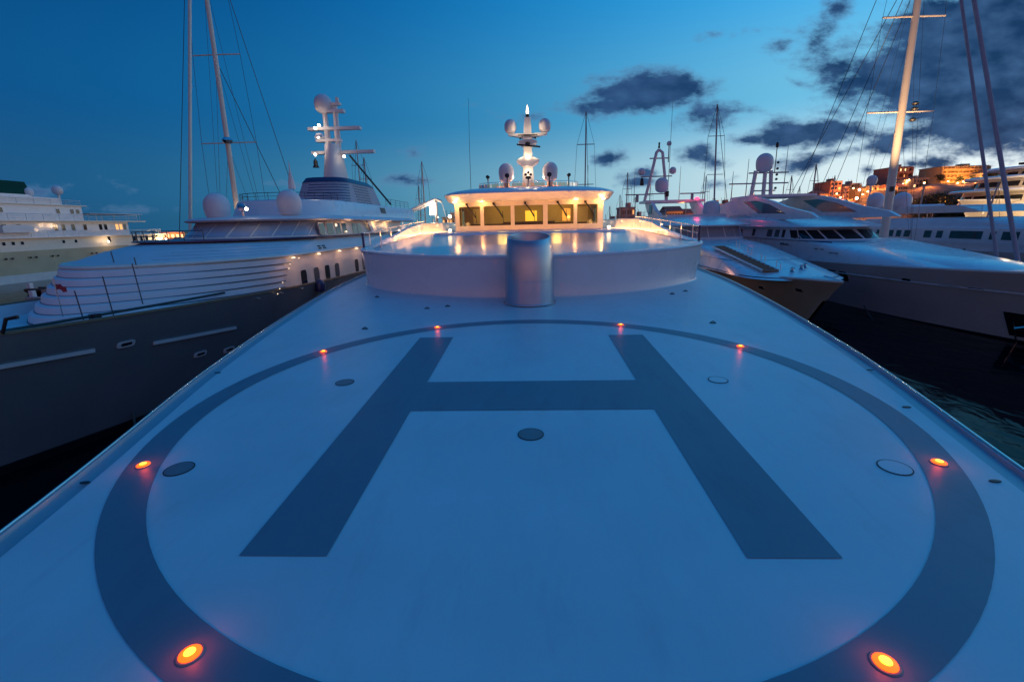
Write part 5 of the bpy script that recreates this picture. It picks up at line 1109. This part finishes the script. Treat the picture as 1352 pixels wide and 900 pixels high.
for k in range(7):
    p = at(1110+2.7*k, 267.5, 200); g = ground(p.x, p.y)
    t = thing('promenade_lamp', ['first (leftmost)', 'second', 'third', 'middle', 'fifth', 'sixth', 'last (rightmost)'][k]+' small yellow lamp in the row of seven on the hillside promenade', 'lamp', (p.x, p.y, min(g, p.z-2)), 'row of yellow promenade lamps')
    MB().tube([(p.x, p.y, min(g, p.z-2)), (p.x, p.y, p.z)], .06, 5).build('pole', 'black', t); MB().sphere(p, .24, 8).build('lamp_head', 'lampdim', t, True)

# trees: tapered trunk with limbs, crown of many small leaf faces
MT['leaf'] = pmat('foliage', (.045, .06, .028), .8, var=.5, scale=.8)
MT['bark'] = pmat('bark', (.12, .09, .07), .9, var=.3, scale=3)
def tree_proto(seed, hgt, rad, label):
    rnd = random.Random(seed); t = thing('tree', label, 'tree', (0, 0, 0), 'dark trees on the harbour hillside')
    m = MB(); m.tube([(0, 0, 0), (.15, .1, hgt*.3), (.0, .2, hgt*.62)], .35, 8, True, .16); cl = []
    for i in range(9):
        a = rnd.random()*6.28; r = rad*(.35+.5*rnd.random()); z = hgt*(.42+.45*rnd.random()); e = Vector((r*math.cos(a), r*math.sin(a), z))
        m.tube([(0, .1, hgt*(.25+.3*rnd.random())), e*.6+Vector((0, 0, hgt*.15)), e], .13, 5, True, .03); cl.append((e, rad*(.32+.2*rnd.random())))
    cl.append((Vector((0, 0, hgt*.86)), rad*.45)); m.build('trunk', 'bark', t)
    c = MB()
    for e, r in cl:
        for _ in range(150):
            d = Vector((rnd.gauss(0, 1), rnd.gauss(0, 1), rnd.gauss(0, .75))).normalized()*r*(.55+.5*rnd.random()); p = e+d; s_ = .22+.22*rnd.random()
            x = Vector((rnd.gauss(0, 1), rnd.gauss(0, 1), rnd.gauss(0, 1))).normalized(); y = x.cross(Vector((rnd.random(), rnd.random(), rnd.random()-.5))).normalized()
            c.add([p-x*s_, p+y*s_*.6, p+x*s_, p-y*s_*.6], [(0, 1, 2, 3)])
    c.build('crown', 'leaf', t); return t
protos = [tree_proto(3, 8, 3.6, 'dark leafy tree on the hillside behind the harbour'), tree_proto(5, 10, 4.2, 'dark leafy tree on the hillside behind the harbour'), tree_proto(9, 6.5, 3.4, 'dark leafy tree on the hillside behind the harbour')]
TR = [(1206, 188), (1214, 184), (1222, 186), (1230, 182), (1238, 188), (1246, 184), (1254, 182), (1262, 178), (1270, 178), (1226, 192), (1242, 192), (1216, 176), (1234, 176), (1250, 176), (1200, 196), (1160, 228), (1144, 236), (1100, 244), (1090, 234), (1072, 230), (1050, 226), (1290, 246), (1300, 244), (1272, 250), (1256, 252), (1230, 236), (1210, 238), (1036, 215), (918, 176), (870, 166), (1062, 236), (1110, 232), (1118, 222), (1168, 214), (1178, 218), (1190, 210), (1280, 216), (1296, 214), (1268, 206)]
TO = []
for i, (u, Y_) in enumerate(TR):
    p = at(u, 300, Y_); g = ground(p.x, p.y)-.4; o = protos[i % 3] if i < 3 else copy_tree(protos[i % 3])
    big = 1.0 if 1198 < u < 1275 and Y_ < 200 else .5
    o.location = (p.x, p.y, g); o.scale = (big, big, big*(1.05 if i % 2 else .9)); o.rotation_euler = (0, 0, i*1.7)
    TO.append((u, Y_, o))
REF = [(865, 'the radar arch'), (918, 'the low brown terrace'), (1036, 'the swept white arch'), (1050, 'the small grey house'), (1062, 'the low pink house'), (1072, 'the right end of the low pink house'), (1090, 'the small ochre house on the slope'), (1100, 'the tallest brown tower'), (1110, 'the right edge of the tallest brown tower'), (1118, 'the narrow pink block'), (1144, 'the ochre block left of the mast'), (1160, 'the flat-roofed sand-coloured building'), (1168, 'the foot of the sand-coloured building'), (1178, 'the floodlit mast'), (1190, 'the red-brown tower'), (1210, 'the low grey ridge building'), (1230, 'the left end of the ridge gap'), (1256, 'the left half of the ochre apartment block'), (1268, 'the lower terrace wall'), (1272, 'the middle of the ochre apartment block'), (1280, 'the right end of the lower terrace wall'), (1290, 'the right half of the ochre apartment block'), (1296, 'the floodlit cream yacht'), (1300, 'the right end of the ochre apartment block')]
ORD = ['leftmost', 'second', 'third', 'fourth', 'fifth', 'sixth', 'seventh', 'eighth', 'ninth', 'tenth', 'eleventh', 'twelfth', 'thirteenth', 'fourteenth', 'fifteenth', 'sixteenth', 'rightmost']
th = sorted([q for q in TO if 1198 < q[0] < 1275 and q[1] < 200], key=lambda q: q[0])
for k, (u, Y_, o) in enumerate(th): o['label'] = ORD[k]+' from the left of the large dark trees in the thicket under the terrace walls'
for u, Y_, o in TO:
    if not (1198 < u < 1275 and Y_ < 200):
        nm = min(REF, key=lambda r: abs(r[0]-u))[1]; o['label'] = 'small dark tree closest to '+nm

# background sailing boats: hull, cabin, mast, spreaders, boom, forestay
def sailboat(u, vt, Y_, label, lean=0, heavy=1, group='sailing boats moored in the background', du=0):
    p = at(u, 280, Y_); tp = at(u+du, vt, Y_); x = p.x; L = max(9, min(24, tp.z*.75)); hw = L*.14
    t = thing('sailboat', label, 'sailing boat', (x, Y_, 0), group)
    h = Hull(x, Y_-L*.45, Y_+L*.55, hw, 1.5, 1.1, .8, L*.08, .5, 1.8); h.mesh(nt=14, nq=4).build('hull', 'white2' if int(u) % 3 else 'blue', t, True); h.plate(0, 0, 14).build('deck', 'teak', t)
    Tier(x, [(Y_-L*.12, Y_+L*.28, hw*.6, 1.2, 1.1), (Y_-L*.08, Y_+L*.28, hw*.5, 1, 1.9)]).mesh().build('cabin', 'white2', t, True)
    top = Vector((x+lean, Y_, tp.z)); b = Vector((x, Y_, 1.6)); r = .10*heavy*(Y_/100)**.5
    MB().tube([b, top], r*1.3, 8, True, r).build('mast', 'spargrey', t, True)
    for f in ((.55, .8) if tp.z > 16 else (.6,)): q = b.lerp(top, f); MB().box(q, (L*.14, .1, .1)).build('spreader', 'spargrey', t)
    MB().tube([b+Vector((0, 0, 1.2)), b+Vector((0, L*.36, 1.3))], r*1.2, 6).build('boom', 'spargrey', t)
    MB().tube([(x, Y_-L*.44, 1.6), top], r*.35, 5).build('forestay', 'wire', t)
    for sg in (-1, 1): MB().tube([(x+sg*hw*.9, Y_+.4, 1.3), b.lerp(top, .8)+Vector((sg*L*.07, 0, 0)), top], r*.25, 4).build('shroud', 'wire', t)
    return t
sailboat(772, 147, 70, 'sailing boat whose tall mast rises just right of the wheelhouse roof', heavy=1.0)
sailboat(945, 138, 92, 'sailing boat with the tallest dark mast between the two right-hand radar masts', lean=-1.2, heavy=1.4, du=-3)
sailboat(929, 232, 95, 'sailing boat with shorter mast left of the tallest dark mast', heavy=.8)
sailboat(561, 213, 122, 'sailing boat with the taller of two masts left of the lit wheelhouse', heavy=1.2)
sailboat(555, 245, 130, 'sailing boat with the shorter of two masts left of the lit wheelhouse')
sailboat(479, 185, 96, 'sailing boat with a faint tall mast behind the dark-hulled yacht', heavy=1.0)
sailboat(487, 208, 92, 'sailing boat with a pale mast just right of the funnel', heavy=1.2)
sailboat(827, 228, 104, 'sailing boat whose mast stands over the square pink block', heavy=1.0)
sailboat(805, 272, 118, 'sailing boat with a short mast low beside the wheelhouse', heavy=.8)
sailboat(1070, 217, 118, 'sailing boat with a thick dark mast over the low pink house', heavy=1.4)
sailboat(1040, 232, 124, 'sailing boat with lamp-topped mast right of the dome mast', heavy=1.2)
sailboat(1096, 232, 128, 'sailing boat whose thin mast crosses the tallest brown tower', heavy=1)
sailboat(1214, 243, 96, 'sailing boat with a pale raked mast before the dark trees', heavy=1.2)
sailboat(1300, 240, 100, 'sailing boat with raked mast before the floodlit cream yacht', lean=1.5, heavy=1.3)
for u, v, lb_ in ((818, 257, 'distant boat with thin mast right beside the wheelhouse roof'), (838, 260, 'distant boat with thin mast at the right edge of the square pink block'), (857, 242, 'distant boat with thin mast left of the radar arch'), (1052, 246, 'distant boat with thin mast over the small grey house'), (1060, 255, 'distant boat with short mast left of the low pink house'), (1198, 262, 'distant boat with short mast before the left end of the dark thicket'), (1225, 270, 'distant boat with short mast in the middle of the dark thicket'), (1232, 273, 'distant boat with the shortest mast before the dark thicket'), (1187, 268, 'distant boat with short mast right of the floodlit mast'), (1112, 248, 'distant boat with thin mast before the tallest brown tower'), (1032, 262, 'distant boat with thin mast behind the swept white arch'), (990, 240, 'distant boat with thin mast left of the dome mast'), (963, 262, 'distant boat with thin mast before the brick-red house left of the white arch'), (905, 268, 'distant boat with thin mast seen through the radar arch')):
    sailboat(u, v, 122+(u*7) % 25, lb_, heavy=.8, group='distant sailing boats with thin masts')

# lit boats and the loading crane left of the wheelhouse
def cruiser(u, Y_, L, label, lit='brightwin', e=60):
    p = at(u, 300, Y_); x = p.x
    t = thing('motor_cruiser', label, 'motor boat', (x, Y_-L*.5, 0), 'motor cruisers moored behind the wheelhouse')
    h = Hull(x, Y_-L*.5, Y_+L*.5, L*.14, 2.9, 2.2, .8, L*.1, .45, 1.8); h.mesh(nt=16, nq=4).build('hull', 'white2', t, True); h.plate(0, 0, 16).build('deck', 'teak', t)
    T1 = Tier(x, [(Y_-L*.2, Y_+L*.4, L*.12, 2, 2.2), (Y_-L*.14, Y_+L*.4, L*.11, 2, 4.6)]); T1.mesh().build('deck_house', 'white2', t, True)
    T2 = Tier(x, [(Y_-L*.08, Y_+L*.3, L*.10, 2, 4.6), (Y_-L*.04, Y_+L*.28, L*.09, 2, 6.2)]); T2.mesh().build('bridge', 'white2', t, True)
    for T, z0, z1 in ((T1, 3.0, 4.0), (T2, 5.0, 5.9)):
        for a in range(-75, 75, 30): patch(T, 'nose', a+3, a+27, z0, z1, off=.03).build('window', lit if (a//30) % 2 == 0 else 'darkglass', t)
    dome((x, Y_+L*.1, 7.6), .7, t); MB().tube([(x, Y_+L*.12, 6.2), (x, Y_+L*.12, 9.6)], .1, 6).build('mast', 'fly', t)
    l = MB().sphere((x+.8, Y_-L*.1, 6.7), .28, 10).build('deck_lamp', 'lampwhite', t, True); lamp('deck_lamp_glow', (x+.8, Y_-L*.22, 7.6), (1, .62, .32), e*10, .3, l)
cruiser(529, 112, 18, 'white cruiser furthest left behind the left dark-hulled yacht')
cruiser(549, 116, 17, 'white cruiser with lit windows directly under the slanting crane jib')
cruiser(570, 108, 20, 'lit white cruiser next to the bright floodlight left of the wheelhouse', e=110)
cruiser(589, 118, 18, 'lit cruiser partly hidden by the left edge of the wheelhouse', e=90)
cruiser(815, 120, 15, 'small white cruiser just right of the wheelhouse', 'darkglass', 10)
t = thing('crane', 'slanting pale crane jib with floodlight rising left of the wheelhouse', 'crane', (at(575, 300, 96).x, 96, 1))
a, b, c = at(537, 280, 96), at(575, 263, 96), at(583, 266, 96)
MB().tube([a, b], .26, 8).tube([a+Vector((0, 0, -.5)), b+Vector((0, 0, -.5))], .12, 6).build('jib', 'fly', t, True); MB().tube([b, c], .24, 8).tube([c, at(590, 290, 96)], .06, 6).build('jib_tip', 'fly', t, True)
MB().tube([(b.x, 96, 0), (b.x, 96, b.z-.3)], .3, 8).build('post', 'spargrey', t, True)
fl = MB().box(at(571, 276, 95.4), (1.0, .5, 2.2)).build('floodlight', 'lampwhite', t); lamp('floodlight_glow', at(571, 277, 93), (1, .66, .38), 300, .4, fl)
lamp('jib_light', at(556, 276, 93.5), (1, .7, .45), 90, .4, fl)

# breakwater and its lit buildings far out on the left
bw = MB(); rr = []
for k in range(40):
    x = -420+k*7.5; h_ = 2.2+1.2*math.sin(k*1.3)+.9*math.sin(k*2.9); rr.append([Vector((x, 396, -1)), Vector((x, 399, h_)), Vector((x, 404, h_*.9)), Vector((x, 408, -1))])
struct(bw.loft(rr, True, True).build('breakwater', 'stone'))
def far_house(x, w_, hh, n, lab, e):
    t = thing('harbour_building', lab, 'building', (x, 410, 1), None); MB().box((x, 414, 1+hh/2), (w_, 8, hh)).build('wall', 'w_sand', t); MB().box((x, 414, 1.2+hh), (w_+1, 9, .5)).build('roof', 'rooftile', t)
    for i in range(n): MB().box((x-w_/2+w_*(i+.5)/n, 409.9, 1+hh*.55), (w_/n*.5, .3, hh*.35)).build('window', 'brightwin', t)
    lamp('wall_glow', (x, 402, 7), (1, .32, .10), e, 1, t)
far_house(-311, 22, 6.5, 5, 'orange-lit building on the breakwater, brightest of the pair', 9000)
far_house(-355, 30, 5, 6, 'low building on the breakwater next to the stern of the cream ship', 4000)

# mooring lines
def line(pts, r, label):
    P = [Vector(p) for p in pts]; L = []
    for i in range(17):
        f = i/16; q = P[0].lerp(P[1], f); q.z -= .35*math.sin(math.pi*f); L.append(q)
    tag(MB().tube(L, r, 6).build('mooring_line', 'rope', None, True), label, 'mooring line')
line(((-18.2, 19.5, 1.1), (-11.5, 12.0, -.25)), .045, 'mooring rope running from the dark hull down into the water')
line(((30.2, 43.5, .5), (20.5, 24.5, -.2)), .035, 'thin mooring line slanting into the dark water from the pale hull')
